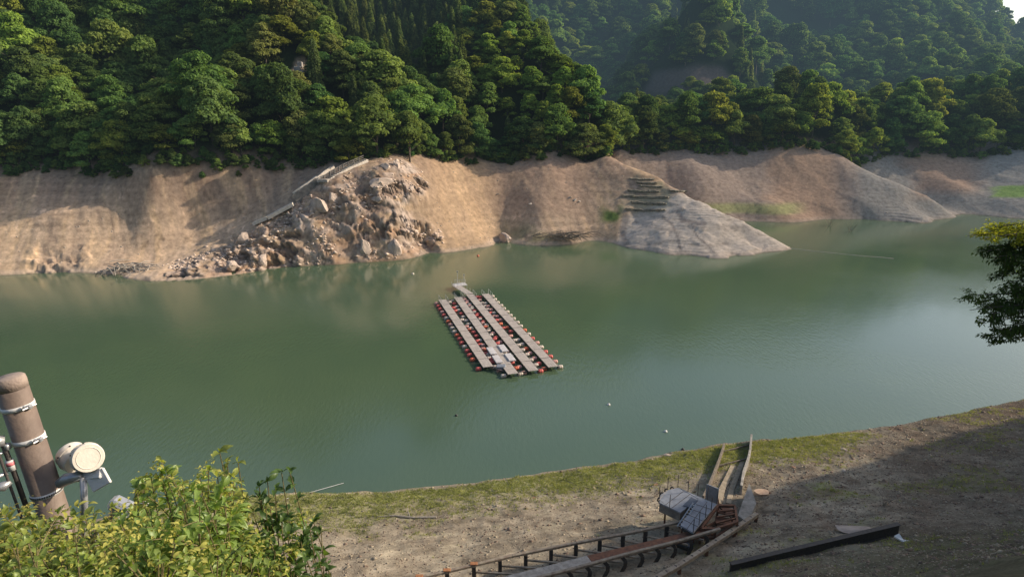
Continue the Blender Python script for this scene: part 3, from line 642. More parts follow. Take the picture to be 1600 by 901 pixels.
def zone(px, c):
    row = 0 if c[1]-c[6] < 5 else (1 if c[1]-c[6] < 26 else 2)
    if c[1] > 320: z_ = ('on the hazy rounded hill above the dark scree' if px < 1215 and c[1] < 420 else 'high on the hazy far ridge')
    elif px < 300: z_ = ['at the edge of the shaded left bank','low on the left slope behind the shoreline row','up in the dark fold of the left slope'][row]
    elif px < 480: z_ = ['on the bank edge left of the headland stairs','low on the slope above the headland stairs','around the steep knoll above the bare cut'][row]
    elif px < 720: z_ = ['on the bank edge above the rocky headland','behind the headland trees','below and among the cedar stand'][row]
    elif px < 985: z_ = ['on the bank edge above the red-brown bank','just behind the shore trees above the red-brown bank','on the sunlit ridge right of the cedars'][row]
    elif px < 1335: z_ = ['on the bank edge behind the grey spur','on the wooded rise behind the low grey spur','on top of the wooded rise behind the low grey spur'][row]
    else: z_ = ['on the far bank edge above the right-hand cove','in the hazy wood above the right-hand cove','high in the hazy wood above the right-hand cove'][row]
    return z_, row
counts = {}
def place_tree(i):
    c = cand[i]; r = random.Random(i*7+1); px = float(proj(np.array([c[0]]),np.array([c[1]]),np.array([c[2]]))[0][0])
    zt_, row = zone(px, c); s_ = c[4]; lmk = c[7] if len(c)>7 and c[7] else None
    if c[3] == 'b':
        bright = (380<px<590 and row==2) or (735<px<900 and row>0) or (1000<px<1160 and 320<c[1]<365) or (r.random()<.12)  # sunlight painted by leaf choice: sunny slopes yellower, the dark fold darker
        dim = 90<px<370 and row==2
        vi = lmk[0] if lmk else (r.choice([2,5,6,2,5,0]) if bright else r.choice([1,4,8,7]) if dim else (r.choice([0,3,7,9,1,4,8,2,6,0,1]) if c[1]<320 else r.choice([1,4,8,8,1,0])))
        mesh_, Hh, Ww, word = BV[vi]; size = 'large' if s_>1.0 else ('small' if s_<.75 else 'medium-sized')
        lab = lmk[1] if lmk else f'{size} {word} broadleaf tree {zt_}'
        t = thing('broadleaf_tree', lab, 'tree', (c[0],c[1],c[2]), c[5], 'broadleaf trees '+zt_)
        link('trunk', TB[i%3], t, scale=(s_*Hh/11,)*3); link('crown', mesh_, t, scale=(s_*r.uniform(.85,1.25),s_*r.uniform(.85,1.25),s_*r.uniform(.8,1.25)))
    else:
        mesh_, Hh, Ww = CV[i%4]; size = 'tall' if s_>1.0 else ('short' if s_<.85 else 'mid-height')
        t = thing('cedar_tree', f'{size} narrow cedar '+('in the plantation on the steep slope' if 480<px<800 and c[1]<320 else zt_), 'tree', (c[0],c[1],c[2]), c[5], 'cedars '+('in the slope plantation' if 480<px<800 and c[1]<320 else zt_))
        link('trunk', TC[0], t, scale=(s_*Hh/17,)*3); link('crown', mesh_, t, scale=(s_,s_,s_))
    t['px'] = px; t['row'] = row; return t
trees = [place_tree(i) for i in sorted(ind)]
# front row: ordinal labels by zone
from collections import defaultdict
zz_ = defaultdict(list)
for t in trees:
    if t['row']==0 and ' broadleaf tree ' in t['label'] and t['label'].startswith(('large','small','medium')) and t.location.y<320: zz_[t['label'].split(' tree ')[1]].append(t)
for kk,lst in zz_.items():
    lst.sort(key=lambda t:t['px'])
    for j,t in enumerate(lst):
        if j < 20: t['label'] = ' '.join(t['label'].split(' tree ')[0].split()[-3:])+f' tree, {ordw[j]} from left {kk}'
for t in trees: del t['px']; del t['row']
# the rest of the forest: one object, instances of the crowns
def forest(name, label, pts, srcs):
    me = bpy.data.meshes.new(name); me.vertices.add(len(pts)); me.vertices.foreach_set('co', np.array([p[:3] for p in pts],np.float32).ravel())
    sa = me.attributes.new('siz','FLOAT','POINT'); sa.data.foreach_set('value', np.array([p[3] for p in pts],np.float32))
    ra = me.attributes.new('rot','FLOAT_VECTOR','POINT'); ra.data.foreach_set('vector', np.array([(0,0,p[4]) for p in pts],np.float32).ravel())
    va = me.attributes.new('var','INT','POINT'); va.data.foreach_set('value', np.array([p[5] for p in pts],np.int32))
    o = link(name, me); ng = bpy.data.node_groups.new(name,'GeometryNodeTree'); ng.interface.new_socket('Geometry',in_out='INPUT',socket_type='NodeSocketGeometry'); ng.interface.new_socket('Geometry',in_out='OUTPUT',socket_type='NodeSocketGeometry')
    gi = ng.nodes.new('NodeGroupInput'); go = ng.nodes.new('NodeGroupOutput'); jn = ng.nodes.new('GeometryNodeJoinGeometry')
    def attr(nm, ty):
        q = ng.nodes.new('GeometryNodeInputNamedAttribute'); q.data_type = ty; q.inputs[0].default_value = nm; return q
    A1,A2,A3 = attr('siz','FLOAT'),attr('rot','FLOAT_VECTOR'),attr('var','INT')
    for j,so in enumerate(srcs):
        cmpn = ng.nodes.new('FunctionNodeCompare'); cmpn.data_type='INT'; cmpn.operation='EQUAL'; ng.links.new(A3.outputs[0], cmpn.inputs[2]); cmpn.inputs[3].default_value = j
        ob = ng.nodes.new('GeometryNodeObjectInfo'); ob.inputs['Object'].default_value = so; ob.transform_space = 'ORIGINAL'; ob.inputs['As Instance'].default_value = True
        ip = ng.nodes.new('GeometryNodeInstanceOnPoints'); ng.links.new(gi.outputs[0], ip.inputs['Points']); ng.links.new(cmpn.outputs[0], ip.inputs['Selection']); ng.links.new(ob.outputs['Geometry'], ip.inputs['Instance'])
        e2 = ng.nodes.new('FunctionNodeEulerToRotation'); ng.links.new(A2.outputs[0], e2.inputs[0]); ng.links.new(e2.outputs[0], ip.inputs['Rotation']); ng.links.new(A1.outputs[0], ip.inputs['Scale']); ng.links.new(ip.outputs[0], jn.inputs[0])
    ng.links.new(jn.outputs[0], go.inputs[0]); md = o.modifiers.new('scatter','NODES'); md.node_group = ng
    return tag(o, label, 'forest', kind='stuff')
def find_src(me):
    for o in col.objects:
        if o.data == me: return o
rest_b = []; rest_c = []
for i,c in enumerate(cand):
    if i in ind: continue
    (rest_b if c[3]=='b' else rest_c).append((c[0],c[1],c[2],c[4],c[5],i%5 if c[1]<370 else (1,3,0)[i%3]))
srcsB = [s for s in (find_src(BV[j][0]) for j in (0,1,3,8,4,7)) if s][:5]; srcsC = [s for s in (find_src(CV[j][0]) for j in (0,1,2,3)) if s]
# low brush along the top of the bank
r = np.random.RandomState(77); brush = []
for a_ in np.arange(-.95,1.0,.0062):
    if .148 < a_ < .168: continue
    td = float(np.interp(a_,TLa,TLd)); d = td+r.uniform(-1.2,2.5); brush.append((a_*d,d,r.uniform(.16,.36),r.uniform(0,6.28),r.randint(0,5)))
bz,_ = far_h(np.array([b_[0] for b_ in brush]),np.array([b_[1] for b_ in brush]))
brush = [(b_[0],b_[1],float(z_)-.4,b_[2],b_[3],b_[4]) for b_,z_ in zip(brush,bz)]
forest('distant_forest', 'mass of broadleaf forest filling the slopes behind the individual trees', rest_b, srcsB)
if rest_c: forest('distant_cedars', 'mass of dark cedars between the individual trees on the slopes', [p_[:5]+(p_[5]%len(srcsC),) for p_ in rest_c], srcsC)
forest('bank_brush', 'low dark brush under the trees along the top of the bare bank', brush, srcsB)

# ------------------------------------------------------------------ loose stones, gravel, grass as stuff
def scatter_rocks(name, label, P, S, mat, seed, tint=False):
    """P (n,3) positions, S (n,) sizes: angular little stones merged in one mesh"""
    r = np.random.RandomState(seed); n_ = len(P)
    base = np.array([(1,0,0),(-1,0,0),(0,1,0),(0,-1,0),(0,0,1),(0,0,-1)],float)
    fc = np.array([(0,2,4),(2,1,4),(1,3,4),(3,0,4),(2,0,5),(1,2,5),(3,1,5),(0,3,5)])
    v = base[None]*(.55+.7*r.rand(n_,6,1))+r.normal(size=(n_,6,3))*.14
    an = r.uniform(0,6.28,n_); ca_,sa_ = np.cos(an),np.sin(an)
    x = v[...,0]*ca_[:,None]-v[...,1]*sa_[:,None]; y = v[...,0]*sa_[:,None]+v[...,1]*ca_[:,None]
    v = np.stack([x*1.1,y*.9,v[...,2]*.65],-1)*S[:,None,None]+P[:,None,:]
    f = (fc[None]+6*np.arange(n_)[:,None,None]).reshape(-1,3)
    return tag(link(name, mesh_np(name, v.reshape(-1,3), f, mat)), label, 'stones', kind='stuff')
r = np.random.RandomState(5)
nn = 76000; x = r.uniform(-26,66,nn); s_ = r.uniform(.1,38,nn); y = np.interp(x,WNx,WNy)-s_; z = near_h(x,y)
a1 = fbm(x/7,y/4,301); a2 = fbm(x/1.6,y/1.2,302); px,_,_ = proj(x,y,z); gm = grassmask(s_,px,a1,a2)
kp = r.rand(nn) > gm*.85; P = np.stack([x,y,z],1)[kp]; S = (.03+.07*r.rand(len(P))**2+ (r.rand(len(P))<.03)*.12)
scatter_rocks('shore_gravel','loose gravel strewn over the near shore', P[::2], S[::2], rough_mat('gravel_tan',(.42,.35,.25),(.24,.19,.13),1.5), 6)
q3 = (px[kp][1::2] > 1150)|(r.rand(len(P[1::2]))<.35); scatter_rocks('shore_pebbles','darker reddish pebbles scattered on the near shore', P[1::2][q3]+[0,0,.01], S[1::2][q3]*1.15, rough_mat('gravel_brown',(.25,.17,.12),(.12,.09,.07),1.5), 7)
# stones on the far bank
nn = 9000; a_ = r.uniform(-.85,.85,nn); d = r.uniform(135,255,nn); x = a_*d; z,g = far_h(x,d); px = g['X']
wgt = np.where(px<300,.35,np.where(px<420,1.,np.where(px<780,.9,.35))) + 0*px; wgt = wgt*(1-.8*g['spur']); ok = (z>.2)&(z<21)&(r.rand(nn)<wgt)&(d<np.interp(a_,TLa,TLd)+2)
P = np.stack([x,d,z],1)[ok]; S = .09+.22*r.rand(len(P))**3; scatter_rocks('bank_stones','pale loose stones scattered over the far bare bank', P, S, M['stone'], 9)
nn = 14000; a_ = r.uniform(-.62,-.05,nn); d = r.uniform(138,178,nn); x = a_*d; z,g = far_h(x,d); hm = g['head']*sst(-.3,.4,fbm(x/5,z/4,79)); ok = (z>.1)&(z<23)&(r.rand(nn)<hm)
P = np.stack([x+.25*g['push']*g['cb'],d-g['push']*.75,z+g['push']*.45],1)[ok][:3400]; S = .12+.62*r.rand(len(P))**3.5; scatter_rocks('headland_scree','angular broken blocks covering the rocky headland', P, S, rough_mat('headland_rock',(.66,.53,.43),(.40,.31,.25),.4,.9,.5,stain=(.70,.55,.40)), 19)
# grass
def grass(name, label, P, hgt, mat, seed, nb=7):
    r = np.random.RandomState(seed); n_ = len(P); an = r.uniform(0,6.28,(n_,nb)); ln = hgt[:,None]*(.6+.8*r.rand(n_,nb)); sp = r.uniform(.2,.9,(n_,nb))
    b0 = P[:,None,:]+np.stack([r.normal(size=(n_,nb))*.06,r.normal(size=(n_,nb))*.06,np.zeros((n_,nb))],-1)
    dr = np.stack([np.cos(an),np.sin(an),0*an],-1); sd = np.stack([-np.sin(an),np.cos(an),0*an],-1)*.022
    tip = b0+dr*(ln*sp)[...,None]+np.array([0,0,1])*ln[...,None]
    v = np.stack([b0-sd,b0+sd,tip],2).reshape(-1,3); return tag(link(name, mesh_np(name, v, np.arange(len(v)).reshape(-1,3), mat)), label, 'grass', kind='stuff')
nn = 60000; x = r.uniform(-26,66,nn); s_ = np.concatenate([r.uniform(.3,11,nn//2),r.uniform(.3,38,nn-nn//2)]); y = np.interp(x,WNx,WNy)-s_; z = near_h(x,y)
a1 = fbm(x/7,y/4,301); a2 = fbm(x/1.6,y/1.2,302); px,_,_ = proj(x,y,z); gm = grassmask(s_,px,a1,a2); kp = r.rand(nn) < gm
P = np.stack([x,y,z-.01],1)[kp]; grass('shore_grass','short green grass along the water edge of the near shore', P, .10+.10*r.rand(len(P)), leaf_mat('grass_blade',(.20,.235,.075),(.37,.39,.15),.35,.1,.8), 3)

# ------------------------------------------------------------------ countable stones and boulders
RM = [rock_mesh('rock', M['rock'], s) for s in (1,2,3)]; RP = rock_mesh('rock', M['stone'], 4); RR = rock_mesh('rock', M['redrock'], 5)
def boulder(X, Y, s_, me, label, name='boulder', sz=(1,1,1), group=None, far=True, sink=.3):
    p = hitfar(X,Y) if far else hit(X,Y); o = link(name, me, None, p-Vector((0,0,sink*s_*sz[2]*.5)), (0,0,X%6.28), (s_*sz[0],s_*sz[1],s_*sz[2])); return tag(o, label, 'rock', group)
boulder(620,262,2.0,RM[0],'tall pale rock block standing at the top of the headland under the trees',sz=(.8,.8,1.9))
boulder(603,262,1.7,RM[1],'squat rock block left of the tall one at the top of the headland',sz=(1,.8,1.3))
boulder(594,286,3.0,RM[1],'dark fractured outcrop at the top centre of the headland',sz=(1.4,.8,.8))
boulder(642,294,1.4,RM[0],'pale boulder right of the dark headland outcrop')
boulder(590,310,1.7,RM[2],'rounded grey boulder below the dark headland outcrop',sz=(1.2,.8,.8))
boulder(672,372,2.0,RM[2],'dark isolated boulder low on the right side of the headland',sz=(1.2,.9,.8))
boulder(502,320,3.0,RM[0],'large blocky outcrop under the left end of the headland stairs',sz=(1,.9,1.2))
boulder(520,308,2.2,RM[2],'leaning rock slab right of the blocky outcrop under the stairs',sz=(.8,.9,1.4))
boulder(382,375,2.4,RM[1],'upright rock knob at the low left end of the headland crest',sz=(.8,.9,1.5))
boulder(612,388,2.8,RM[0],'ribbed rock buttress at the waterline in the middle of the headland',sz=(.9,.8,1.7))
boulder(570,385,2.6,RM[2],'dark rock rib at the waterline left of the ribbed buttress',sz=(.8,.8,1.7))
boulder(410,405,2.3,RM[0],'pale rock lump by the water at the left of the headland',sz=(1,.9,1.2))
boulder(360,415,2.0,RM[1],'rock lump by the water left of the pale one',sz=(1.1,.9,1.1))
boulder(787,374,3.2,RM[1],'dark wedge of rock at the waterline in the gully right of the headland',sz=(1.3,.7,1.1))
for X,Y,s_,lb in [(890,308,.8,'leftmost stone of the three in the middle of the red-brown bank'),(897,312,.9,'middle stone of the three on the red-brown bank'),(905,314,.8,'rightmost stone of the three on the red-brown bank'),
                  (829,318,.9,'lone tan stone left of the three on the red-brown bank'),(777,303,.7,'pale stone high beside the gully right of the headland'),(884,285,.5,'small white stone high on the red-brown bank')]:
    boulder(X,Y,s_,RP if 'stone' in lb else RM[0],lb,'stone',far=True)
boulder(1240,730,.42,RR,'dark rusty rock on the sunlit part of the near shore','rock',sz=(1.3,.8,.8),far=False)
boulder(1025,757,.42,RR,'brown rock in the grass left of the boat carriage','rock',sz=(1.3,.8,.8),far=False)
boulder(1321,703,.5,RM[1],'low dark flat rock near the upper right of the near shore','rock',sz=(1.5,.8,.4),far=False)
boulder(833,778,.3,RR,'small brown rock alone on the gravel, left of the carriage','rock',sz=(1.4,.8,.9),far=False)
boulder(1045,712,.5,RM[1],'flat dark rock at the water edge left of the concrete runners','rock',sz=(1.8,.8,.4),far=False)
boulder(1320,735,.3,RP,'pale stone on the near shore below the flat dark rock','rock',sz=(1.4,.8,.5),far=False)
# sawn flat disc-like stone
p = hit(1190,772); mb = MB(); ring = [(p.x+.62*math.cos(a)*(1+.1*math.sin(3*a)), p.y+.5*math.sin(a)*(1+.1*math.cos(2*a))) for a in np.arange(0,6.28,.35)]
mb.prism(ring, p.z-.3, p.z+.28); tag(mb.build('tree_stump', rough_mat('stump_wood',(.50,.36,.25),(.33,.2,.14),4), origin=p),'pale flat-topped stump right of the boat carriage','stump')

# ------------------------------------------------------------------ floating dock
root = thing('floating_dock','long floating boat dock with four grey walkways on red and white floats','dock',(-3.2,101,0))
Zd = .62
WK = [((691,468),(763,573)),((715,464),(802,584)),((734,460),(834,579)),((758,459),(865,573))]
ends = [(PZ(*a,Zd),PZ(*b,Zd)) for a,b in WK]
rr_ = random.Random(4); nfl = [0]; fparts = []
def float_mesh(mat):
    mb = MB(); n_ = 10; prof = [(-.5,.16),(-.46,.26),(-.36,.31),(0,.32),(.36,.31),(.46,.26),(.5,.16)]
    mb.tube([Vector((x_,0,0)) for x_,_ in prof],[q for _,q in prof],n_)
    for e in (-.18,.18): mb.tube([Vector((e-.03,0,0)),Vector((e+.03,0,0))],.335,n_)
    me = bpy.data.meshes.new('float'); me.from_pydata(mb.v,[],mb.f); [setattr(p_,'use_smooth',True) for p_ in me.polygons]; me.materials.append(mat); return me
FM = {k_: float_mesh(M[k_]) for k_ in ('redf','pinkf','whitef','orangef')}
stuffv = []
allf = []
for wi,(a,b) in enumerate(ends):
    d = (b-a); Ln = d.length; d.normalize(); sd = Vector((d.y,-d.x,0)); 
    if sd.x < 0: sd = -sd
    wk = MB(); 
    for e in (-.66,.66): wk.bar(a+sd*e-Vector((0,0,.12)), b+sd*e-Vector((0,0,.12)), .10,.16)
    wkO = wk.build('walkway', M['darksteel'], root)
    npn = 11
    for j in range(npn):
        q0 = a+d*(Ln*j/npn+.07); q1 = a+d*(Ln*(j+1)/npn-.07); pm = MB(); pm.bar(q0+Vector((0,0,rr_.uniform(-.012,.012))),q1+Vector((0,0,rr_.uniform(-.012,.012))),1.42+.04*rr_.random(),.07)
        for e in (-.35,0,.35): pm.bar(q0+sd*e+Vector((0,0,.037)),q1+sd*e+Vector((0,0,.037)),.02,.006)
        pm.build('deck_panel', M['deck'], wkO)
    # cross beams carrying the floats
    cb = MB(); nrow = 19
    for j in range(nrow):
        q = a+d*(.7+(Ln-1.4)*j/(nrow-1)); cb.bar(q-sd*1.45-Vector((0,0,.26)), q+sd*1.45-Vector((0,0,.26)), .06,.07)
        for sgn in (-1,1):
            if rr_.random() < .05: continue
            ck = rr_.choices(['redf','pinkf','whitef','orangef'],[.30,.27,.38,.05])[0]
            if wi==0 and sgn==-1 and j>13: ck = 'redf' if j!=16 else 'orangef'
            if wi==3 and sgn==1 and j<10: ck = 'whitef'
            off = .62+.55 if sgn*(1) else 0
            allf.append((q+sd*sgn*(1.22)+Vector((rr_.uniform(-.06,.06),rr_.uniform(-.08,.08),-.46)), math.atan2(sd.y,sd.x)+rr_.uniform(-.12,.12), ck, (wi,sgn)))
    cb.build('cross_beam', M['darksteel'], root)
allf.sort(key=lambda f_: f_[0].y)
for p_,rz,ck,_ in allf[:99]: link('float', FM[ck], root, p_-root.location, (0,0,rz), (.8,1,.95))
for ck in ('redf','pinkf','whitef'):
    mb = MB(); 
    for p_,rz,c_,_ in allf[99:]:
        if (c_ if c_!='orangef' else 'redf') != ck: continue
        Mx = Matrix.Translation(p_) @ Matrix.Rotation(rz,4,'Z') @ Matrix.Diagonal((.8,1,.95,1)); src = FM[ck]
        mb.add([Mx @ v_.co for v_ in src.vertices],[tuple(q.vertices) for q in src.polygons])
    if ck=='redf': base_o = mb
    o = mb.build('far_floats', M[ck], root, True); o['kind'] = 'stuff'
# end beams joining the walkways
mb = MB()
for f_ in (.01,.5,.985):
    pts = [a.lerp(b,f_) for a,b in ends]
    for i in range(3): mb.bar(pts[i]-Vector((0,0,.2)),pts[i+1]-Vector((0,0,.2)),.12,.14)
mb.build('joining_beam', M['darksteel'], root)
# work platforms beside the second walkway
for (X,Y) in ((768,548),(777,561),(786,544),(797,558)):
    p = PZ(X,Y,.72); a,b = ends[1]; d = (b-a).normalized(); MB().bar(p-d*1.4,p+d*1.4,1.0,.22,bev=.03).build('work_platform', M['decklight'], root)
p = PZ(783,573,.5); MB().box(p,(1.3,1.1,.5),bev=.08).build('storage_box', M['grate'], root)
# railings at the far ends
for i,(a,b) in enumerate(ends):
    d=(b-a).normalized(); sd = Vector((d.y,-d.x,0)); mb = MB()
    for f_ in (0,1.5,3.0):
        for e in (-.66,.66):
            q = a+d*f_+sd*e; mb.tube([q,q+Vector((0,0,1.0))],.035,5)
    for e in (-.66,.66): mb.tube([a+sd*e+Vector((0,0,.95)),a+d*3+sd*e+Vector((0,0,.95))],.025,5)
    mb.build('handrail', M['galv'], root)
# gangway and landing stage
g0 = PZ(711,445,.75); g1 = ends[2][0]; 
MB().bar(g0,g1+Vector((0,0,.1)),1.5,.14).build('gangway', M['deck'], root)
d = (g1-g0).normalized(); sd = Vector((d.y,-d.x,0)); mb = MB()
for f_ in np.linspace(0,(g1-g0).length,6):
    for e in (-.72,.72): q=g0+d*float(f_)+sd*e; mb.tube([q,q+Vector((0,0,.85))],.03,5)
mb.build('gangway_rail', M['galv'], root)
st = MB().bar(PZ(709,445.5,.75),PZ(728,443.5,.75),2.0,.16); st.build('landing_stage', M['decklight'], root)
for X,hh in ((715,2.6),(725,1.9)):
    q = PZ(X,443.5,.8); mb = MB().tube([q,q+Vector((0,0,hh))],.06,6); mb.box(q+Vector((0,0,hh)),(.35,.25,.28)); mb.build('lamp_post', M['galv'], root)
mb = MB()
for X in (711,714,718,722,727): q = PZ(X,443,.8); mb.tube([q,q+Vector((0,0,.9))],.035,5)
mb.tube([PZ(711,443,.8)+Vector((0,0,.85)),PZ(727,443,.8)+Vector((0,0,.85))],.03,5); mb.build('stage_rail', M['galv'], root)

# ------------------------------------------------------------------ buoys and lines on the water
def buoy(X,Y,s_,mat,mat2,label):
    p = PZ(X,Y,0); t = thing('buoy',label,'buoy',p); mb = MB(); mb.tube([Vector((0,0,z_*s_)) for z_ in (-.5,-.3,0,.3,.45,.5)],[q*s_ for q in (.1,.4,.5,.4,.2,.02)],12); mb.build('float_ball',mat,t,True,world=False)
    MB().tube([Vector((0,0,.45*s_)),Vector((0,0,.75*s_))],.06*s_,6).build('eyelet',mat2,t,world=False)
buoy(951,632,.42,M['white'],M['darksteel'],'small white buoy on open water right of the dock end')
buoy(1040,674,.42,M['white'],M['darksteel'],'small white buoy nearest the grassy shore')
buoy(713,649,.38,M['black'],M['galv'],'small dark buoy below the dock')
buoy(1067,702,.38,M['black'],M['galv'],'small black buoy right at the grassy water edge')
buoy(747,400,.7,M['orangef'],M['darksteel'],'yellowish buoy off the right foot of the headland')
buoy(645,428,.7,M['whitef'],M['darksteel'],'pale buoy off the middle of the headland')
def line(name,pts,rad,mat,label,cat): o = MB().tube(pts,rad,5).build(name,mat,origin=pts[0]); return tag(o,label,cat)
pts = [PZ(X,Y,.04) for X,Y in ((1236,388),(1262,391),(1290,394),(1320,397),(1350,400),(1375,401.5),(1397,404))]; mb = MB().tube(pts,.035,6)
for a,b in zip(pts[:-1],pts[1:]):
    for f_ in np.linspace(0,1,9)[:-1]: q=a.lerp(b,float(f_)); mb.box(q,(.3,.14,.1),bev=.04)
tag(mb.build('floating_boom',M['whitef'],origin=pts[0]),'thin floating boom line running right from the tip of the grey spur','boom')
line('mooring_rope',[hit(448,779)+Vector((0,0,.05)),PZ(480,770,.25),PZ(537,754,.05)],.025,M['white'],'pale rope running from the grassy shore into the water at the left','rope')
# dead branches standing in the far cove
def twigs(mb, base, hgt, n_, seed, th=.05):
    q = random.Random(seed)
    for i in range(n_):
        a = q.uniform(0,6.28); l_ = hgt*q.uniform(.5,1); b = base+Vector((q.uniform(-.3,.3)*hgt*.4,q.uniform(-.3,.3)*hgt*.4,-.1)); m_ = b+Vector((math.cos(a)*l_*.3,math.sin(a)*l_*.3,l_*.6)); e = m_+Vector((math.cos(a+.6)*l_*.35,math.sin(a+.6)*l_*.35,l_*.4))
        mb.tube([b,m_,e],[th,th*.7,th*.2],4); mb.tube([m_,m_+Vector((q.uniform(-.4,.4)*l_,q.uniform(-.4,.4)*l_,l_*.3))],[th*.5,th*.15],4)
for X,Y,lb in ((1297,353,'thin dead branches sticking out of the water in the far cove, left clump'),(1329,362,'thin dead branches sticking out of the water in the far cove, right clump')):
    mb = MB(); twigs(mb,PZ(X,Y,0),3.0,7,X,.06); tag(mb.build('dead_branch',M['wood'],origin=PZ(X,Y,0)),lb,'branch')
# stone terrace walls on the spur
for j,(x0_,x1_,y0_,hh_,lb_) in enumerate([(984,1022,279,.6,'topmost, shortest low terrace wall on the spur'),(994,1028,285,.7,'second terrace wall from the top on the spur'),(998,1037,290.5,.7,'third terrace wall from the top on the spur'),
        (981,1030,298,1.0,'fourth terrace wall from the top on the spur'),(972,1045,307,1.25,'longest terrace wall, fifth from the top on the spur'),(986,1042,317,1.2,'sixth terrace wall from the top on the spur'),
        (978,1040,327,1.0,'lowest terrace wall on the spur, just above the grey shelf'),(1046,1073,298,.8,'separate terrace wall at the right shoulder of the spur')]):
    q = random.Random(40+j); n_ = 14; mb = MB(); pv = None
    for i in range(n_+1):
        f_ = i/n_; X = x0_+(x1_-x0_)*f_; Y = y0_+1.0*math.sin(f_*3)+q.uniform(-.5,.5)+(x1_-x0_)*.03*f_; p = hitfar(X,Y); p.z += hh_*.15
        if pv: mb.bar(pv,p,1.1+q.uniform(-.2,.2),.68*hh_*(1 if 0<i<n_ else .5)+q.uniform(-.15,.1)*hh_,bev=.08)
        pv = p
    tag(mb.build('terrace_wall',M['terr'],origin=pv),lb_,'wall','old stone terrace walls on the spur')
# driftwood tangles
def tangle(c, rx, ry, h_, n_, seed, th, mat, label):
    q = random.Random(seed); mb = MB()
    for i in range(n_):
        a = Vector((q.gauss(0,rx*.5),q.gauss(0,ry*.5),q.uniform(0,h_))); an = q.gauss(0,.7); l_ = q.uniform(.5,1.2)*rx
        m_ = a+Vector((math.cos(an)*l_*.5,math.sin(an)*l_*.5,q.uniform(-.2,.4)*h_)); b = a+Vector((math.cos(an)*l_,math.sin(an)*l_,q.uniform(-.7,.2)*h_)); mb.tube([c+a,c+m_,c+b],[th,th*.8,th*.3],5)
    return tag(mb.build('driftwood_pile',mat,origin=c),label,'driftwood')
tangle(hitfar(872,372),5.5,2.5,1.6,110,1,.10,M['wood'],'brown tangle of driftwood at the waterline below the red-brown bank')
tangle(hitfar(193,424),5,2.0,1.8,70,2,.12,M['palewood'],'pale driftwood heap at the waterline left of the headland')
# branch lying on the gravel
a,b = hit(590,808)+Vector((0,0,.1)), hit(682,809)+Vector((0,0,.1)); mb = MB().tube([a,a.lerp(b,.3)+Vector((0,.08,.06)),a.lerp(b,.6)+Vector((0,-.1,.02)),b],[.03,.06,.09,.1],6)
m_ = a.lerp(b,.55); mb.tube([m_,m_+Vector((-.3,.5,.55)),m_+Vector((-.2,.7,1.0))],[.04,.03,.01],5); mb.tube([a.lerp(b,.3),a.lerp(b,.1)+Vector((0,.4,.2))],[.03,.01],5)
tag(mb.build('fallen_branch',M['palewood'],origin=a),'bleached branch lying on the gravel below the grass','branch')
a = hit(1025,781); mb = MB(); q_ = random.Random(3)
# weed sticks near the shore right
for j,(X,Y,hh,lb) in enumerate([(1380,790,1.6,'thin bare sapling stick standing by the dark beam end'),(1025,775,1.2,'short bare twig standing left of the boat carriage')]):
    g = hit(X,Y); mb = MB(); twigs(mb,g,hh,4,j,.03); tag(mb.build('bare_sapling',M['wood'],origin=g),lb,'sapling')

# ------------------------------------------------------------------ headland stairs, walls, railing
st = thing('headland_stairway','concrete stairway with a railing climbing the rocky headland to the trees','stairway',hitfar(510,290))
def fpath(pts, lift): return [hitfar(X,Y)+Vector((0,0,lift)) for X,Y in pts]
dA = [PD(502,290,159.0),PD(520,277,161),PD(540,266,163.5),PD(572,252,167.5)]
for p_ in dA: p_.z += .25
mb = MB()
for a,b in zip(dA[:-1],dA[1:]):
    n_ = max(2,int((b-a).length/.6))
    for j in range(n_):
        q0,q1 = a.lerp(b,j/n_),a.lerp(b,(j+1)/n_); mb.bar((q0.x,q0.y,q0.z),(q1.x,q1.y,q0.z+.02),2.4,.9)
mb.build('steps',M['palec'],st)
mb = MB(); 
for a,b in zip(dA[:-1],dA[1:]):
    n_ = max(2,int((b-a).length/1.3))
    for j in range(n_):
        q = a.lerp(b,j/n_)+Vector((-.3,-1.2,.3)); mb.box(q+Vector((0,0,.5)),(.28,.28,1.1))
    mb.bar(a+Vector((-.3,-1.2,1.3)),b+Vector((-.3,-1.2,1.3)),.16,.16); mb.bar(a+Vector((-.3,-1.2,.85)),b+Vector((-.3,-1.2,.85)),.12,.12)
mb.build('railing',M['rubble_grey'],st)
up = [PD(496,281,160.5),PD(508,271,162.5),PD(522,262,165)]
mb = MB()
for a,b in zip(up[:-1],up[1:]): mb.bar(a+Vector((0,0,.2)),b+Vector((0,0,.2)),.35,1.0)
mb.build('upper_kerb',M['palec'],st)
mb = MB().box(PD(505,284,158.6)+Vector((0,0,.3)),(2.6,2,.7),bev=.05); mb.build('landing',M['conc'],st)
rw = [PD(459,308,157),PD(470,300,157.6),PD(482,292,158.6),PD(496,282,160)]
mb = MB()
for a,b in zip(rw[:-1],rw[1:]): mb.bar(a+Vector((0,-.2,.9)),b+Vector((0,-.2,.9)),.7,.6)
w0 = mb.build('retaining_wall',M['palec'],origin=rw[0]); tag(w0,'pale concrete kerb wall running down left from the headland stairs','wall')
mb = MB()
for a,b in zip(rw[:-1],rw[1:]):
    a2,b2_ = a+Vector((.4,-.5,-.6)),b+Vector((.4,-.5,-.3)); mb.bar(a2,b2_,.6,2.4)
tag(mb.build('rubble_wall',M['rubble_grey'],origin=rw[0]),'dark rubble wall under the pale kerb on the headland','wall')
pth = [(398,352),(420,343),(440,332),(459,322)]
pp = [hitfar(*q) for q in pth]; mb = MB()
for a,b in zip(pp[:-1],pp[1:]): mb.bar(a+Vector((0,-.3,.55)),b+Vector((0,-.3,.55)),2.4,.8)
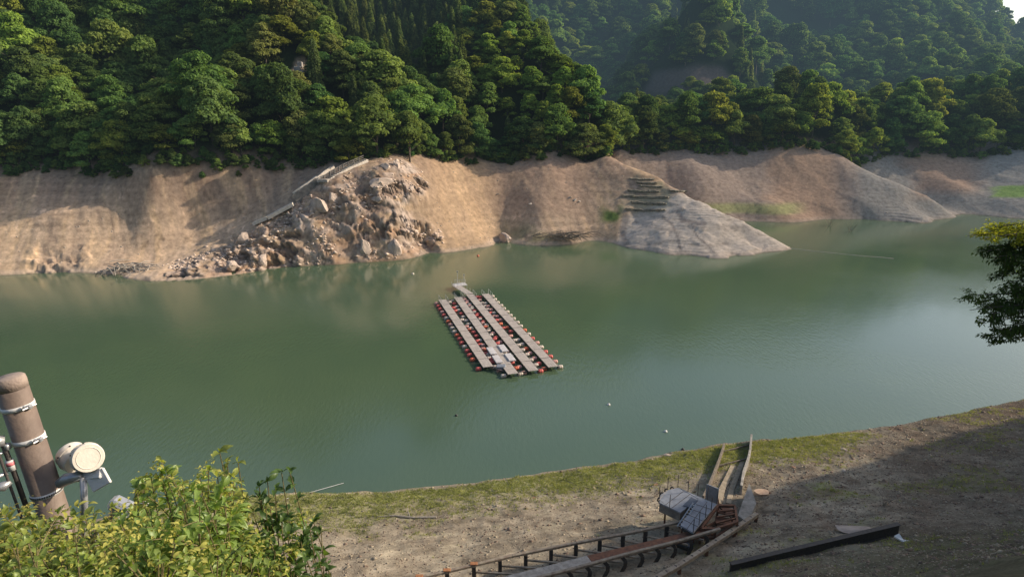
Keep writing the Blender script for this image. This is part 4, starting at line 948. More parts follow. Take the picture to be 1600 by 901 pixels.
tag(mb.build('footpath_slab',M['palec'],origin=pp[0]),'sloping pale footpath slab below the kerb wall on the headland','path',kind='structure')
# bare rock cut with masonry on hillside
p = PD(468,116,203); mb = MB()
for j in range(4): mb.box(hitfar(466+j%2*4,126-j*7)+Vector((0,-.5,.6)),(2.4-.3*j,1.2,1.6),bev=.15)
tag(mb.build('masonry_block',M['conc'],origin=p),'pale broken masonry showing in the bare cut on the wooded slope','wall')
# far guardrail
a,b = hitfar(300,142),hitfar(338,136); mb = MB().bar(a+Vector((0,0,1.0)),b+Vector((0,0,1.0)),.1,.45)
for f_ in np.linspace(0,1,7): q=a.lerp(b,float(f_)); mb.box(q+Vector((0,0,.5)),(.15,.15,1.1))
tag(mb.build('road_guardrail',M['conc'],origin=a),'pale guardrail of the hillside road glimpsed between trees on the left slope','guardrail')

# ------------------------------------------------------------------ slipway: concrete runners
def runner(pix, wd, h_, lift):
    pts = [hit(*q) for q in pix]; mb = MB()
    for a,b in zip(pts[:-1],pts[1:]):
        mb.bar(a+Vector((0,0,lift)),b+Vector((0,0,lift)),wd,h_,bev=.02)
    return mb, pts
mb,pl_ = runner([(1131,700),(1124,722),(1114,748),(1106,768),(1098,785)],.20,.8,.25); tag(mb.build('slipway_runner',M['shadebeam'],origin=pl_[0]),'left concrete slipway runner reaching the water edge above the carriage','slipway runner')
mb,pr_ = runner([(1173,689),(1171,712),(1168,726),(1160,750),(1157,772)],.22,1.0,.36); tag(mb.build('slipway_runner',M['shadebeam2'],origin=pr_[0]),'right concrete slipway runner, the longer one with a broken joint','slipway runner')
for j,(f_) in enumerate((.10,.40)):
    a=pl_[0].lerp(pl_[-1],f_); b=pr_[0].lerp(pr_[-1],f_); tag(MB().bar(a+Vector((0,0,.12)),b+Vector((0,0,.12)),.10,.14).build('cross_tie',M['shadebeam'],origin=a),['dark cross tie nearest the water between the slipway runners','second cross tie from the water, further up between the slipway runners'][j],'cross tie')
pm,_ = runner([(1146,728),(1138,745),(1128,765),(1122,787)],.55,.12,.05); p2_,_ = runner([(1160,722),(1152,742),(1143,765),(1138,787)],.45,.12,.05); pm.add(p2_.v,p2_.f); tag(pm.build('slipway_slab',rough_mat('worn_slip_concrete',(.34,.28,.20),(.20,.16,.11),1.8,.9,.6),origin=pl_[0]),'two pale worn concrete strips between the slipway runners','slab',kind='structure')

# ------------------------------------------------------------------ trestle railway
def zline(X,Y,t): return PT(X,Y,t)
T = [((655,902),(700,892),(800,868),(900,848),(1000,829),(1075,812)),((830,905),(900,887),(980,865),(1060,845),(1125,826)),((1010,912),(1060,884),(1100,858),(1140,832),(1182,803))]
def railpts(pix, lift): return [hit(*q, lift=lift) for q in pix]
r1 = railpts(T[0],1.25); r2 = railpts(T[1],1.25); r3 = railpts(T[2],.7)
def extend(pts, l_):
    d=(pts[0]-pts[1]).normalized(); return [pts[0]+d*l_]+pts
r1e=extend(r1,5); r2e=extend(r2,5); r3e=extend(r3,4)
tr = thing('boat_railway','rusty elevated boat railway running from the carriage to the lower left','railway',r1[2])
mb = MB()
for a,b in zip(r1e[:-1],r1e[1:]): mb.bar(a,b,.22,.20,bev=.03)
mb.build('rail_beam',M['rail'],tr)
mb = MB()
for a,b in zip(r2e[:-1],r2e[1:]): mb.bar(a,b,.22,.20,bev=.03)
mb.build('rail_beam',M['rail'],tr)
def along(pts, n_):
    ls=[0]
    for a,b in zip(pts[:-1],pts[1:]): ls.append(ls[-1]+(b-a).length)
    out_=[]
    for s_ in np.linspace(0,ls[-1],n_):
        i=min(len(pts)-2,int(np.searchsorted(ls,s_,side='right')-1)); out_.append(pts[i].lerp(pts[i+1],(s_-ls[i])/(ls[i+1]-ls[i])))
    return out_
A1 = along(r1,12); A2_ = along(r2,12)
for q in A1:
    mb = MB(); g=gz(q.x,q.y); o_=Vector((0.0,0,0))
    for e in (-.11,.11): mb.box((q.x,q.y+e,(q.z-.10+g)/2-.1),(.26,.035,q.z-.10-g+.2))
    mb.box((q.x,q.y,(q.z-.10+g)/2-.1),(.05,.185,q.z-.10-g+.2)); mb.build('post',M['darksteel'],tr)
    if q.x < A1[3].x: MB().box((q.x,q.y,q.z+.13),(.5,.3,.08),bev=.02).build('rail_clip',M['orust'],tr)
for q in A2_[1:-1]:
    mb = MB(); g=gz(q.x,q.y); prev=None
    # bowed bracket legs
    pts=[Vector((q.x-.02,q.y-.05,q.z-.1)),Vector((q.x+.22,q.y-.1,q.z-.35)),Vector((q.x+.22,q.y-.1,q.z-.75)),Vector((q.x-.02,q.y-.05,g-.1))]
    for a,b in zip(pts[:-1],pts[1:]): mb.bar(a,b,.25,.06,up=(0,1,0))
    mb.build('bracket_leg',M['darksteel'],tr)
mb = MB()
for a,b in zip(A1[1:-1],A2_[1:-1]): mb.bar(a-Vector((0,0,.55)),b-Vector((0,0,.55)),.12,.12)
mb.build('cross_brace',M['rail'],tr)
# rusty plate between the rails
mid = [a.lerp(b,.72)-Vector((0,0,.32)) for a,b in zip(along(r1,6),along(r2,6))]
mid0 = extend(mid,5); mb = MB()
for a,b in zip(mid0[:3],mid0[1:4]): mb.bar(a,b,.85,.12)
mb.build('centre_plate',M['conc'],tr)
mb = MB()
for a,b in zip(mid0[3:-1],mid0[4:]): mb.bar(a,b,.85,.12)
mb.build('rusty_plate',M['rust'],tr)
# perforated side beam
mb = MB()
for a,b in zip(r3e[:-1],r3e[1:]): mb.bar(a,b,.34,.30,bev=.02)
s3 = thing('perforated_beam','pale perforated steel beam lying along the right side of the boat railway','beam',r3[2]); mb.build('beam',M['rail'],s3)
for q in along(r3,15)[1:-1]:
    MB().box(q+Vector((0,0,.152)),(.16,.16,.02)).build('hole_plate',M['darksteel'],s3)
for q in along(r3,5):
    g=gz(q.x,q.y); MB().box((q.x,q.y,(q.z-.15+g)/2-.05),(.2,.2,q.z-.15-g+.1)).build('foot',M['rust'],s3)

# ------------------------------------------------------------------ carriage
gc = hit(1085,815); Zc = gz(*hit(1090,812).xy)+2.15
cr = thing('boat_carriage','grey L-shaped boat carriage deck with thin railings on a rusty undercarriage','boat carriage',(gc.x,gc.y,gc.z))
def D(X,Y,dz=0.): return PZ(X,Y,Zc+dz)
def poly(px,z0,z1,name,mat):
    pts=[PZ(X,Y,Zc) for X,Y in px]; return MB().prism([(p.x,p.y) for p in pts],Zc+z0,Zc+z1).build(name,mat,cr)
poly([(1059,761),(1091,779),(1063,800),(1029,784),(1032,773),(1043,765)],-.12,0,'wing_deck',M['grate'])
poly([(1059,762.5),(1090,779),(1063,798.5),(1030.5,783.5),(1033,774),(1044,766)],-.85,-.125,'wing_skirt',M['rubble_grey'])
poly([(1059.5,761),(1120,787),(1083,832),(1063,820),(1080,797),(1091,779)],-.10,.02,'main_deck',M['grate'])
poly([(1091,783),(1118,788),(1084,829),(1066,818)],-.55,-.105,'main_frame',M['darksteel'])
poly([(1064,821),(1084,832),(1078,842),(1056,836)],-.75,-.62,'lower_step_deck',M['bluedeck'])
poly([(1066,821.5),(1083,831),(1076,840),(1058,834)],-1.1,-.755,'lower_step_frame',M['darksteel'])
# panel seams
mb = MB()
for f_ in (.2,.4,.6,.8):
    a=D(1091,779,.03).lerp(D(1063,820,.03),f_); b=D(1120,787,.03).lerp(D(1083,832,.03),f_); mb.bar(a,b,.035,.015)
mb.bar(D(1105,783,.03),D(1073,826,.03),.035,.015)
for f_ in (.3,.6): mb.bar(D(1059,761,.01).lerp(D(1091,779,.01),f_),D(1030,783,.01).lerp(D(1063,800,.01),f_),.035,.015)
mb.build('deck_seams',M['darksteel'],cr)
poly([(1080,777),(1091,782),(1080,794),(1067,790)],.022,.05,'hatch',M['bluedeck'])
# ladder over the notch
for dx in (0,7):
    mb=MB(); mb.bar(D(1083+dx*.6,785+dx*.3,.5),D(1058+dx*.9,822+dx*.4,-.6),.06,.08); mb.build('ladder_rail',M['galv'],cr)
mb=MB()
for f_ in np.linspace(.08,.95,9):
    a=D(1083,785,.5).lerp(D(1058,822,-.6),float(f_)); b=D(1087.2,787.1,.5).lerp(D(1064.3,824.8,-.6),float(f_)); mb.bar(a,b,.05,.03)
mb.build('ladder_rungs',M['galv'],cr)
mb=MB()
for X,Y in ((1059,761),(1043,765),(1030,779),(1030,785),(1046,793),(1075,768),(1090,774.5),(1105,781),(1120,787),(1111,798),(1102,809),(1092,820),(1083,832)):
    q=D(X,Y); mb.tube([q,q+Vector((0,0,1.15))],.028,5)
mb.build('railing_posts',M['darksteel'],cr)
mb=MB(); rp_=[(1120,787),(1083,832)]
for z_ in (1.12,.6):
    mb.tube([D(1120,787,z_),D(1083,832,z_)],.016,4); mb.tube([D(1120,787,z_),D(1059,761,z_)],.016,4); mb.tube([D(1059,761,z_),D(1043,765,z_),D(1030,780,z_),D(1046,793,z_)],.016,4)
mb.build('railing_wires',M['rail'],cr)
# tyres fenders along wing edge
for X,Y in ((1050,763),(1041,766),(1034,772),(1030,780)):
    q=D(X,Y,-.35)+Vector((0,-.02,0)); mb=MB(); 
    ring=[q+Vector((.12*math.cos(a),.04*math.sin(a),.16*math.sin(a))) for a in np.linspace(0,2*math.pi,11)]
    mb.tube(ring,.06,6,False); mb.build('fender',M['black'],cr)
# undercarriage: rusty truss to the right
mb=MB(); u0=[D(1122,790,-.3),D(1148,790,-.3),D(1152,815,-.3),D(1118,826,-.3),D(1095,826,-.3)]
gdn=lambda p: Vector((p.x,p.y,gz(p.x,p.y)))
for a,b in zip(u0,u0[1:]+u0[:1]): mb.bar(a,b,.16,.2); mb.bar(gdn(a)+Vector((0,0,.4)),gdn(b)+Vector((0,0,.4)),.16,.18)
for i,a in enumerate(u0): mb.bar(a,gdn(a),.14,.14); b=u0[(i+1)%5]; mb.bar(a,gdn(b)+Vector((0,0,.4)),.09,.09)
for f_ in (.25,.5,.75): mb.bar(u0[0].lerp(u0[3],f_),u0[1].lerp(u0[2],f_),.1,.12)
mb.build('undercarriage',M['rust'],cr)
for X,Y in ((1040,792),(1064,800),(1084,832),(1066,822)):
    q=D(X,Y,-.8 if X>1070 or Y>810 else -.85); mb=MB().bar(q,gdn(q),.12,.12); mb.build('support_leg',M['rust'],cr)
mb=MB().bar(D(1103,768,-.6),D(1122,776,-.6),.08,1.5); mb.build('end_board',M['grate'],cr)
for X,Y in ((1120,786),(1098,800),(1140,822),(1112,836)):
    q=hit(X,Y); mb=MB().tube([q+Vector((-.07,0,.3)),q+Vector((.07,0,.3))],.3,14); mb.build('wheel',M['rust'],cr)
mb=MB(); a=D(1122,796,-.9); mb.bar(a,D(1146,800,-.9),.9,.08); mb.bar(D(1118,812,-1.2),D(1142,815,-1.2),.9,.08); mb.build('rusty_platform',M['rust'],cr)
# slab triangle right of undercarriage
a=hit(1172,806); pts=[hit(1152,812),hit(1168,818),hit(1180,800),hit(1168,778)]
tag(MB().prism([(p.x,p.y) for p in pts],min(p.z for p in pts)-.3,max(p.z for p in pts)+.15).build('concrete_block',M['shadebeam2'],origin=a),'grey wedge-shaped concrete block at the right foot of the carriage','block')

# dark beam lower right
a,b = hit(1140,893)+Vector((0,0,.25)),hit(1402,834)+Vector((0,0,.45)); bmn = thing('steel_beam','long dark rusty steel beam lying across the shaded near shore','beam',a)
MB().bar(a,b,.10,.75).build('web',M['darksteel'],bmn); MB().bar(a+Vector((0,0,.40)),b+Vector((0,0,.40)),.34,.05).build('flange',M['darksteel'],bmn); MB().bar(a-Vector((0,0,.40)),b-Vector((0,0,.40)),.34,.05).build('flange',M['darksteel'],bmn)
p=hit(1408,845); mb=MB(); q_=random.Random(8)
v_=[(p.x+dx,p.y+dy,p.z+.12+q_.uniform(0,.22)) for dx,dy in ((-.3,.35),(.05,.4),(.12,.0),(.38,-.3),(.1,-.38),(-.12,-.05))]
mb.add(v_+[(x_,y_,z_-.1) for x_,y_,z_ in v_],[(0,1,2,5),(5,2,3,4),(6,7,1,0),(7,8,2,1),(8,9,3,2),(9,10,4,3),(10,11,5,4),(11,6,0,5)])
tag(mb.build('plastic_sheet',M['white'],origin=p),'crumpled white sheet lying at the right end of the dark beam','litter')
boulder(1350,830,1.3,RM[1],'low dark heap of rock against the middle of the dark beam','rock',sz=(1.8,.8,.35),far=False)

# ------------------------------------------------------------------ utility pole (lower left)
top = PT(13,588,5.8); bot = PT(73,768,6.1); dv = (bot-top).normalized(); tlen = 9.6; rad=.126
pl = thing('utility_pole','thick brown utility pole with white metal bands at the left edge','pole',top+dv*tlen)
def alongp(s): return top+dv*s
MB().tube([alongp(.10),alongp(tlen)],[rad,rad*1.05],40).build('shaft',M['pole'],pl,True)
MB().tube([alongp(.12),alongp(.05),alongp(.012),alongp(0)],[rad*1.0,rad*1.02,rad*.97,rad*.86],40).build('cap',M['poletop'],pl,True)
u_=dv.orthogonal().normalized(); tocam=(-top).copy(); tocam=(Vector((0,0,CZ))-top).normalized(); tocam=(tocam-dv*tocam.dot(dv)).normalized(); sidev=tocam.cross(dv).normalized()
if sidev.x<0: sidev=-sidev
def band(s, w_, holes):
    mb=MB(); mb.tube([alongp(s-w_/2),alongp(s+w_/2)],rad*1.05,40); o=mb.build('band',M['white'],pl,True)
    if holes:
        hb=MB()
        for a in np.linspace(-1.5,1.5,22):
            q=alongp(s)+(tocam*math.cos(a)+sidev*math.sin(a))*rad*1.055; hb.tube([q-(tocam*math.cos(a)+sidev*math.sin(a))*.004,q+(tocam*math.cos(a)+sidev*math.sin(a))*.003],.008,8)
        hb.build('band_holes',M['darksteel'],o)
    else:
        b_=MB(); n_=(tocam*math.cos(.55)+sidev*math.sin(.55)); q=alongp(s+.005)+n_*rad*1.07
        b_.box(q,(.05,.05,.04),bev=.008); t_=dv.cross(n_).normalized(); b_.tube([q-t_*.06+n_*.01,q+t_*.07+n_*.012],.009,8); b_.tube([q+t_*.05,q+t_*.05-dv*.03+n_*.02],.01,8)
        b_.build('buckle',M['galv'],o)
band(.29,.042,False); band(.62,.045,False); band(1.18,.04,True)
# conduit and cable behind/left of pole
cdt=MB(); ofs=-sidev*rad*1.35+tocam*.03
cdt.tube([alongp(.58)+ofs*1.1,alongp(.9)+ofs*1.05,alongp(2.2)+ofs],.022,10); cdt.tube([alongp(.66)+ofs*1.4,alongp(2.2)+ofs*1.35],.012,8); cdt.build('conduit',M['darksteel'],pl,True)
mb=MB(); q=alongp(.80)+ofs*1.08; mb.tube([q-dv*.05,q+dv*.05],.034,14); mb.build('label_sleeve',M['white'],pl,True)
mb=MB(); mb.tube([q-dv*.035,q+dv*.0],.0355,14); mb.build('pink_label',M['pink'],pl,True)
mb=MB(); a=alongp(.56)+ofs; mb.tube([a,a-sidev*.10-dv*.03,a-sidev*.22-dv*.02],[.05,.05,.03],14); mb.tube([a+dv*.10,a+dv*.12-sidev*.25],.012,8); mb.tube([a+dv*.30-sidev*.05,a+dv*.32-sidev*.3],.018,8)
mb.box(a+dv*.06,(.06,.06,.06),bev=.01); mb.build('insulator_bracket',M['galv'],pl,True)
a=alongp(.95)+ofs*1.3; mb=MB().tube([a,a-sidev*.06+dv*.02,a-sidev*.16+dv*.0],[.02,.045,.02],12); mb.tube([a-sidev*.1,a-sidev*.4+dv*.03],.006,6); mb.build('cable_clamp',M['galv'],pl,True)
# twin cream drums (floodlights / siren)
fl = thing('twin_siren','pair of cream drum-shaped siren horns on a metal bracket beside the pole','siren',PT(130,745,6.0))
def drum(X,Y,t,rd,ln,ax,name):
    c=PT(X,Y,t); ax=ax.normalized(); mb=MB(); mb.tube([c-ax*ln,c-ax*ln*.96,c-ax*ln*.5,c-ax*.03,c,c+ax*.012],[rd*.84,rd*.9,rd*.95,rd*1.0,rd*.985,rd*.93],48); o=mb.build(name,M['cream'],fl,False)
    me_=o.data
    for p_ in me_.polygons: p_.use_smooth = len(p_.vertices)==4
    f2=MB(); ringp=[]; u2=ax.orthogonal().normalized(); w2=ax.cross(u2)
    ring=[c+ax*.012+(u2*math.cos(a)+w2*math.sin(a))*rd*.72 for a in np.linspace(0,2*math.pi,40)]; f2.tube(ring,.004,6,False)
    ring=[c-ax*.07+(u2*math.cos(a)+w2*math.sin(a))*rd*1.0 for a in np.linspace(0,2*math.pi,40)]; f2.tube(ring,.004,6,False)
    f2.build('rim',M['cream'],o)
    for a in np.linspace(0,6.28,7)[:-1]:
        qq=c-ax*.05+(u2*math.cos(a)+w2*math.sin(a))*rd*.995; MB().box(qq,(.012,.012,.012)).build('screw',M['darksteel'],o)
axd=Vector((.62,-.62,.28)); drum(138,715,5.95,.135,.21,axd,'front_drum'); drum(110,709,6.25,.135,.16,Vector((-.72,.5,.2)),'rear_drum')
mb=MB(); mb.bar(PT(140,757,6.0),PT(168,741,6.0),.16,.03,up=(.45,-.75,.5),bev=.008); mb.bar(PT(118,744,6.05),PT(160,738,6.0),.10,.05,up=(.2,-.8,.6),bev=.01); mb.build('bracket_plate',M['white'],fl)
MB().tube([PT(92,756,6.0),PT(104,748,6.0),PT(128,742,6.0)],[.045,.055,.04],16).build('arm',M['galv'],fl,True)
MB().tube([PT(130,745,6.0),PT(132,790,6.0),alongp(1.9)+sidev*.1],.03,10).build('stay',M['galv'],fl,True)
# second equipment, mostly in leaves
eq = thing('metal_fixture','shiny white metal fixture half hidden in the shrub leaves right of the pole','fixture',PT(210,800,5.6))
MB().bar(PT(205,808,5.6),PT(228,783,5.6),.05,.10,bev=.01).build('arm',M['white'],eq); MB().box(PT(190,790,5.7),(.20,.14,.12),Matrix.Rotation(R(30),3,'Y'),bev=.03).build('housing',M['galv'],eq); MB().tube([PT(193,812,5.6)-Vector((0,0,.02)),PT(193,812,5.6)+Vector((.03,-.03,.05))],.04,16).build('knob',M['white'],eq)
MB().tube([PT(178,800,5.7),PT(150,830,5.9),alongp(2.2)],.03,8).build('support_arm',M['galv'],eq)

# ------------------------------------------------------------------ foreground shrubs
M['bushleaf'] = leaf_mat('shrub_leaf',(.20,.27,.045),(.42,.50,.11),.5,.05,4,.04)
M['bushleaf2'] = leaf_mat('shrub_leaf_dark',(.055,.12,.022),(.13,.23,.045),.45,.05,4,.04)
M['shoot'] = leaf_mat('yellow_shoot',(.36,.34,.07),(.55,.50,.14),.35,.05,6)
M['twig'] = rough_mat('green_twig',(.20,.17,.07),(.12,.09,.05),20)
def leaves_np(P, Dr, Sz, seed, droop=.25):
    """pointed oval leaves folded at the midrib; P base, Dr direction, Sz length"""
    r=np.random.RandomState(seed); n_=len(P); Dr=Dr/np.linalg.norm(Dr,axis=1)[:,None]; up=np.array([0,0,1.])+r.normal(size=(n_,3))*.35
    sd=np.cross(Dr,up); sd/=np.linalg.norm(sd,axis=1)[:,None]+1e-9; nm=np.cross(sd,Dr)
    st_=[(0,0,0),(.22,.17,.03),(.5,.22,.02),(.78,.13,-.05),(1,0,-.16)]
    V=[]
    for (t_,w_,h_) in st_:
        c=P+Dr*(t_*Sz)[:,None]+nm*(h_*Sz)[:,None]-np.array([0,0,1.])*(droop*t_*t_*Sz)[:,None]
        if w_==0: V.append(c)
        else:
            V.append(c+sd*(w_*Sz)[:,None]+nm*(.07*Sz)[:,None]); V.append(c); V.append(c-sd*(w_*Sz)[:,None]+nm*(.07*Sz)[:,None])
    V=np.stack(V,1)   # 0 base,1-3,4-6,7-9,10 tip
    tri=np.array([(0,1,2),(0,2,3),(1,4,5),(1,5,2),(2,5,6),(2,6,3),(4,7,8),(4,8,5),(5,8,9),(5,9,6),(7,10,8),(8,10,9)])
    F=(tri[None]+11*np.arange(n_)[:,None,None]).reshape(-1,3); return V.reshape(-1,3),F
def shrub(label, tips, base, seed, lsize=.055, mat='bushleaf', dens=26, shoots=0, sub=5, sublen=.28):
    """arching stems from base to each tip, with side twigs carrying alternate leaves"""
    r=random.Random(seed); t=thing('leafy_shrub',label,'shrub',base); st_=MB(); LP=[];LD=[];LS=[]; SH=[]
    def run(a,m_,b,n_,r0,leafy):
        pts=[]
        for i in range(n_+1):
            f_=i/n_; p=a*(1-f_)**2+m_*2*f_*(1-f_)+b*f_*f_; pts.append(p)
        st_.tube(pts,[r0*(1-.8*i/n_)+.0008 for i in range(n_+1)],5)
        for i,p in enumerate(pts):
            if i/n_ < leafy: continue
            tg=(pts[min(i+1,n_)]-pts[max(i-1,0)]).normalized()
            for kq in range(3):
                an=r.uniform(0,6.28); o_=tg.orthogonal().normalized(); o_=Matrix.Rotation(an,3,tg)@o_
                LP.append(p+o_*.004); LD.append(tg*.5+o_*.9+Vector((0,0,.2))); LS.append(lsize*r.uniform(.5,1.3))
        LP.append(b); LD.append((pts[-1]-pts[-2]).normalized()); LS.append(lsize*r.uniform(.6,1)); return pts
    for tp in tips:
        tp=Vector(tp); a=Vector(base)+Vector((r.uniform(-.25,.25),r.uniform(-.25,.25),0)); m_=a.lerp(tp,.6)+Vector((r.uniform(-.3,.25),r.uniform(-.3,.3),r.uniform(.1,.5)))
        pts=run(a,m_,tp,dens,.008,.35)
        for j in range(sub):
            i=r.randint(int(dens*.4),dens-2); p=pts[i]; dr=Vector((r.gauss(0,1),r.gauss(0,1),r.uniform(.0,1.2))).normalized(); l_=sublen*r.uniform(.5,1.2); run(p,p+dr*l_*.5+Vector((0,0,.04)),p+dr*l_,9,.0030,.1)
            if shoots and r.random()<.75: SH.append(p+dr*l_)
    st_.build('stems',M['twig'],t)
    V,F=leaves_np(np.array(LP),np.array(LD),np.array(LS),seed); V=V-np.array(base)
    link('leaves',mesh_np('leaves',V,F,M[mat]),t)
    if shoots and SH:
        q=np.random.RandomState(seed+50); c=np.repeat(np.array([tuple(p) for p in SH]),16*shoots,0); c=c+q.normal(size=c.shape)*np.array([.028,.028,.035]); d_=q.normal(size=c.shape); d_[:,2]=np.abs(d_[:,2])+.2
        V2,F2=leaves_np(c,d_,.014+.022*q.rand(len(c)),seed+9); link('yellow_shoots',mesh_np('yellow_shoots',V2-np.array(base),F2,M['shoot']),t)
    return t
def tipset(n_, poly_, t0, t1, seed):
    r=random.Random(seed); out_=[]
    while len(out_)<n_:
        X=r.uniform(min(p[0] for p in poly_),max(p[0] for p in poly_)); Y=r.uniform(min(p[1] for p in poly_),max(p[1] for p in poly_))
        if poly_in(np.array([X]),np.array([Y]),poly_)[0]>0: out_.append(PT(X,Y,r.uniform(t0,t1)))
    return out_
def gbase(x,y): return Vector((x,y,gz(x,y)))
shrub('dense yellow-green shrub in front of the foot of the utility pole',tipset(78,[(-60,790),(60,806),(110,800),(160,768),(230,742),(250,940),(-60,940)],2.7,4.1,1),gbase(-2.6,3.0),1,.057,'bushleaf',26,2,12)
shrub('dense shrub with yellow shoots in the middle of the lower left thicket',tipset(78,[(190,760),(260,735),(330,742),(385,785),(415,930),(180,940)],2.6,3.9,2),gbase(-1.5,2.9),2,.055,'bushleaf',26,3,12)
shrub('dark undergrowth shrub behind the yellow-green ones at lower left',tipset(60,[(-60,830),(120,820),(300,800),(400,850),(400,960),(-60,960)],3.4,4.6,3),gbase(-2.4,3.7),3,.060,'bushleaf2',24,0,12)
shrub('low yellow-green shrub filling the very bottom left corner',tipset(60,[(-60,850),(200,840),(420,860),(440,980),(-60,980)],2.0,2.8,4),gbase(-1.5,1.9),4,.042,'bushleaf',24,2,10)
shrub('tall shoots rising above the thicket against the water',[PT(X,Y,t_) for X,Y,t_ in ((252,722,3.2),(236,745,3.2),(262,738,3.3),(343,706,3.1),(355,722,3.15),(372,722,3.1),(326,735,3.1),(310,748,3.2),(225,765,3.3),(340,745,3.2),(365,745,3.2),(285,755,3.1))],gbase(-1.6,3.1),5,.058,'bushleaf',26,0,2,.16)
shrub('long leafy shoot reaching furthest up to the right of the thicket',[PT(440,738,3.2),PT(418,752,3.2),PT(405,778,3.2),PT(395,800,3.25),PT(452,735,3.2),PT(430,765,3.15),PT(415,790,3.1),PT(405,760,3.2)],gbase(-1.1,3.1),6,.058,'bushleaf2',30,0,2,.14)
shrub('drooping dark-leaved shoots at the right end of the thicket over the gravel',[PT(X,Y,t_) for X,Y,t_ in ((502,830,3.1),(484,826,3.1),(470,845,3.1),(490,815,3.1),(450,835,3.05),(430,860,3.0),(478,870,3.0),(500,880,3.0),(440,815,3.1),(420,840,3.1),(458,862,3.1),(400,850,3.0),(435,880,3.0),(410,895,2.9),(385,870,3.0),(460,890,3.0))],gbase(-.9,2.9),7,.060,'bushleaf2',26,0,2,.14)

# ------------------------------------------------------------------ overhanging tree on the right
M['firleaf'] = leaf_mat('fir_spray',(.032,.075,.018),(.085,.155,.03),.4,.05,1.2); M['firlit'] = leaf_mat('fir_spray_lit',(.20,.26,.02),(.38,.42,.04),.5,.05,2)  # lit copy paints sunlight on the top spray as a yellower leaf colour
tb = Vector((17.6,15.8,gz(17.6,15.8))); ft = thing('overhanging_tree','dark feathery tree reaching in from the right edge, its top spray coloured sunlit yellow-green','tree',tb)
MB().tube([tb-Vector((0,0,.8)),tb+Vector((-.1,0,4)),tb+Vector((-.2,0,8)),Vector((tb.x-.2,tb.y,35.2))],[.28,.22,.15,.03],12).build('trunk',M['bark'],ft,True)
def spray(tips, seed, mat, name, nl=330, z0=None):
    r=np.random.RandomState(seed); st_=MB(); P=[];Dv=[];S=[]
    for (X,Y,t_,thick) in tips:
        e=PT(X,Y,t_); a=Vector((tb.x-.2,tb.y,e.z-.5+.9*r.rand())); m_=a.lerp(e,.5)+Vector((0,0,.35)); pts=[a*(1-f)**2+m_*2*f*(1-f)+e*f*f for f in np.linspace(0,1,14)]
        st_.tube(pts,[.05*(1-.92*i/13)+.004 for i in range(14)],5)
        for j in range(30):
            f=.22+.78*r.rand(); p=a*(1-f)**2+m_*2*f*(1-f)+e*f*f; dr=(e-a).normalized(); sd=Vector((-dr.y,dr.x,0))*(1 if r.rand()<.5 else -1); l_=(.25+.9*(1-f))*(.5+.6*r.rand()); q=p+sd*l_*.75+dr*l_*.6+Vector((0,0,r.normal()*.10*thick-.06))
            st_.tube([p,p.lerp(q,.5)+Vector((0,0,.04)),q],[.008,.005,.002],4)
            for _ in range(nl//30*3):
                g=r.rand(); c=p.lerp(q,g)+Vector((r.normal()*.055,r.normal()*.055,r.normal()*.035*thick)); P.append(c); Dv.append(Vector((r.normal(),r.normal(),r.normal()*.35))*.7+(q-p).normalized()); S.append(.05+.05*r.rand())
    V,F=leaves_np(np.array(P),np.array(Dv),np.array(S),seed,.15); V=V-np.array(tb); link(name,mesh_np(name,V,F,M[mat]),ft); st_.build('branches',M['bark'],ft)
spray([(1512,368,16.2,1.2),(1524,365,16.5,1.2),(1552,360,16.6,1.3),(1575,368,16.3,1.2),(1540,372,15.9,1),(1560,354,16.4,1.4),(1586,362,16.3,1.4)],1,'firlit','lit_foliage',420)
spray([(1540,392,16.2,1.6),(1550,402,16.0,1.8),(1538,385,16.4,1.4),(1560,428,16.3,1.4),(1570,412,16.4,1.8),(1580,440,16,1.6),(1514,461,16.1,1.0),(1516,484,16,1.0),(1536,470,16.3,1.6),(1545,490,16,1.6),(1560,480,16.4,1.8),(1538,502,16.2,1.4),
       (1570,508,16.2,1.5),(1536,525,16.3,.9),(1560,527,16.2,.9),(1580,520,16,1.4),(1590,455,16.4,1.8),(1600,400,16.2,2),(1620,480,16,2),(1610,515,16.4,1.6),(1600,380,16.5,1.6),(1562,452,16.2,1.5),(1550,516,16.1,1.3),(1585,490,16.1,1.8),(1575,395,16.2,1.8)],2,'firleaf','foliage',540)

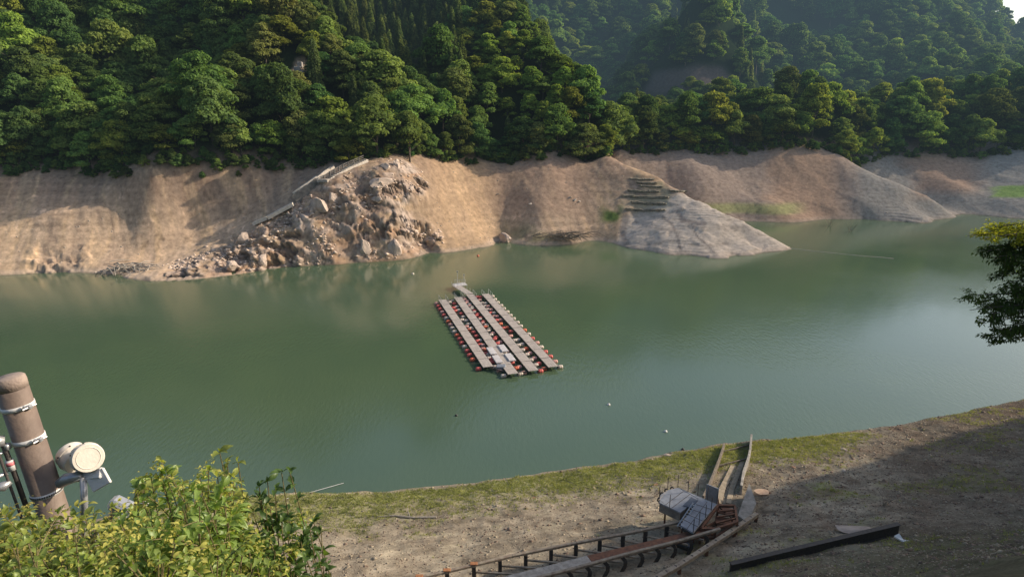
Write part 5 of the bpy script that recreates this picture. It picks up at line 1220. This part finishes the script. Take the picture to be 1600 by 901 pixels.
# ------------------------------------------------------------------ glowing volumes standing in for valley haze
m,nt,out = newmat('valley_haze_glow'); em=N(nt,'ShaderNodeEmission'); em.inputs[0].default_value=(.50,.78,1,1); em.inputs['Strength'].default_value=.00020; nt.links.new(em.outputs[0],out.inputs['Volume'])  # haze painted by emission: the volume only adds blue light with distance
mb=MB().box((250,640,140),(1700,830,330)); hz=mb.build('haze',m,origin=(250,640,140)); tag(hz,'thin blue glow volume standing in for haze over the far valley','haze',kind='structure')

m,nt,out = newmat('valley_veil_glow'); em=N(nt,'ShaderNodeEmission'); em.inputs[0].default_value=(.62,.85,1,1); em.inputs['Strength'].default_value=.00005; nt.links.new(em.outputs[0],out.inputs['Volume'])  # added emissive veil that lifts dark tones across the scene
mb=MB().box((100,350,125),(1950,1500,400)); tag(mb.build('haze',m,origin=(100,350,125)),'faint blue glow volume veiling the whole valley, lifting its shadows','haze',kind='structure')
# ------------------------------------------------------------------ light and sky
sd = Vector((math.sin(R(SAZ))*math.cos(R(SEL)), math.cos(R(SAZ))*math.cos(R(SEL)), math.sin(R(SEL))))
ld = bpy.data.lights.new('sun','SUN'); ld.energy = 5.0; ld.angle = R(.5); ld.color = (1,.86,.68); lo = bpy.data.objects.new('sun',ld); col.objects.link(lo); lo.rotation_euler = sd.to_track_quat('Z','Y').to_euler(); lo.location=(60,0,80)
wd = bpy.data.worlds.new('World'); sc.world = wd; wd.use_nodes = True; nt = wd.node_tree; nt.nodes.clear()
sk = nt.nodes.new('ShaderNodeTexSky'); sk.sky_type='NISHITA'; sk.sun_disc=False; sk.sun_elevation=R(SEL); sk.sun_rotation=R(SAZ); sk.air_density=1.1; sk.dust_density=4.5; sk.altitude=500
bg = nt.nodes.new('ShaderNodeBackground'); bg.inputs[1].default_value=.15; wo = nt.nodes.new('ShaderNodeOutputWorld'); nt.links.new(sk.outputs[0],bg.inputs[0]); nt.links.new(bg.outputs[0],wo.inputs[0])
sc.view_settings.view_transform='Standard'; sc.view_settings.look='None'; sc.view_settings.exposure=0
sc.render.engine='CYCLES'; sc.cycles.use_denoising=True; sc.cycles.max_bounces=5; sc.cycles.diffuse_bounces=2; sc.cycles.transmission_bounces=3; sc.cycles.volume_bounces=0; sc.cycles.caustics_reflective=False
for o in col.objects:
    if 'label' in o and len(o['label'].split()) > 16: print('LONG', o.name, o['label'])
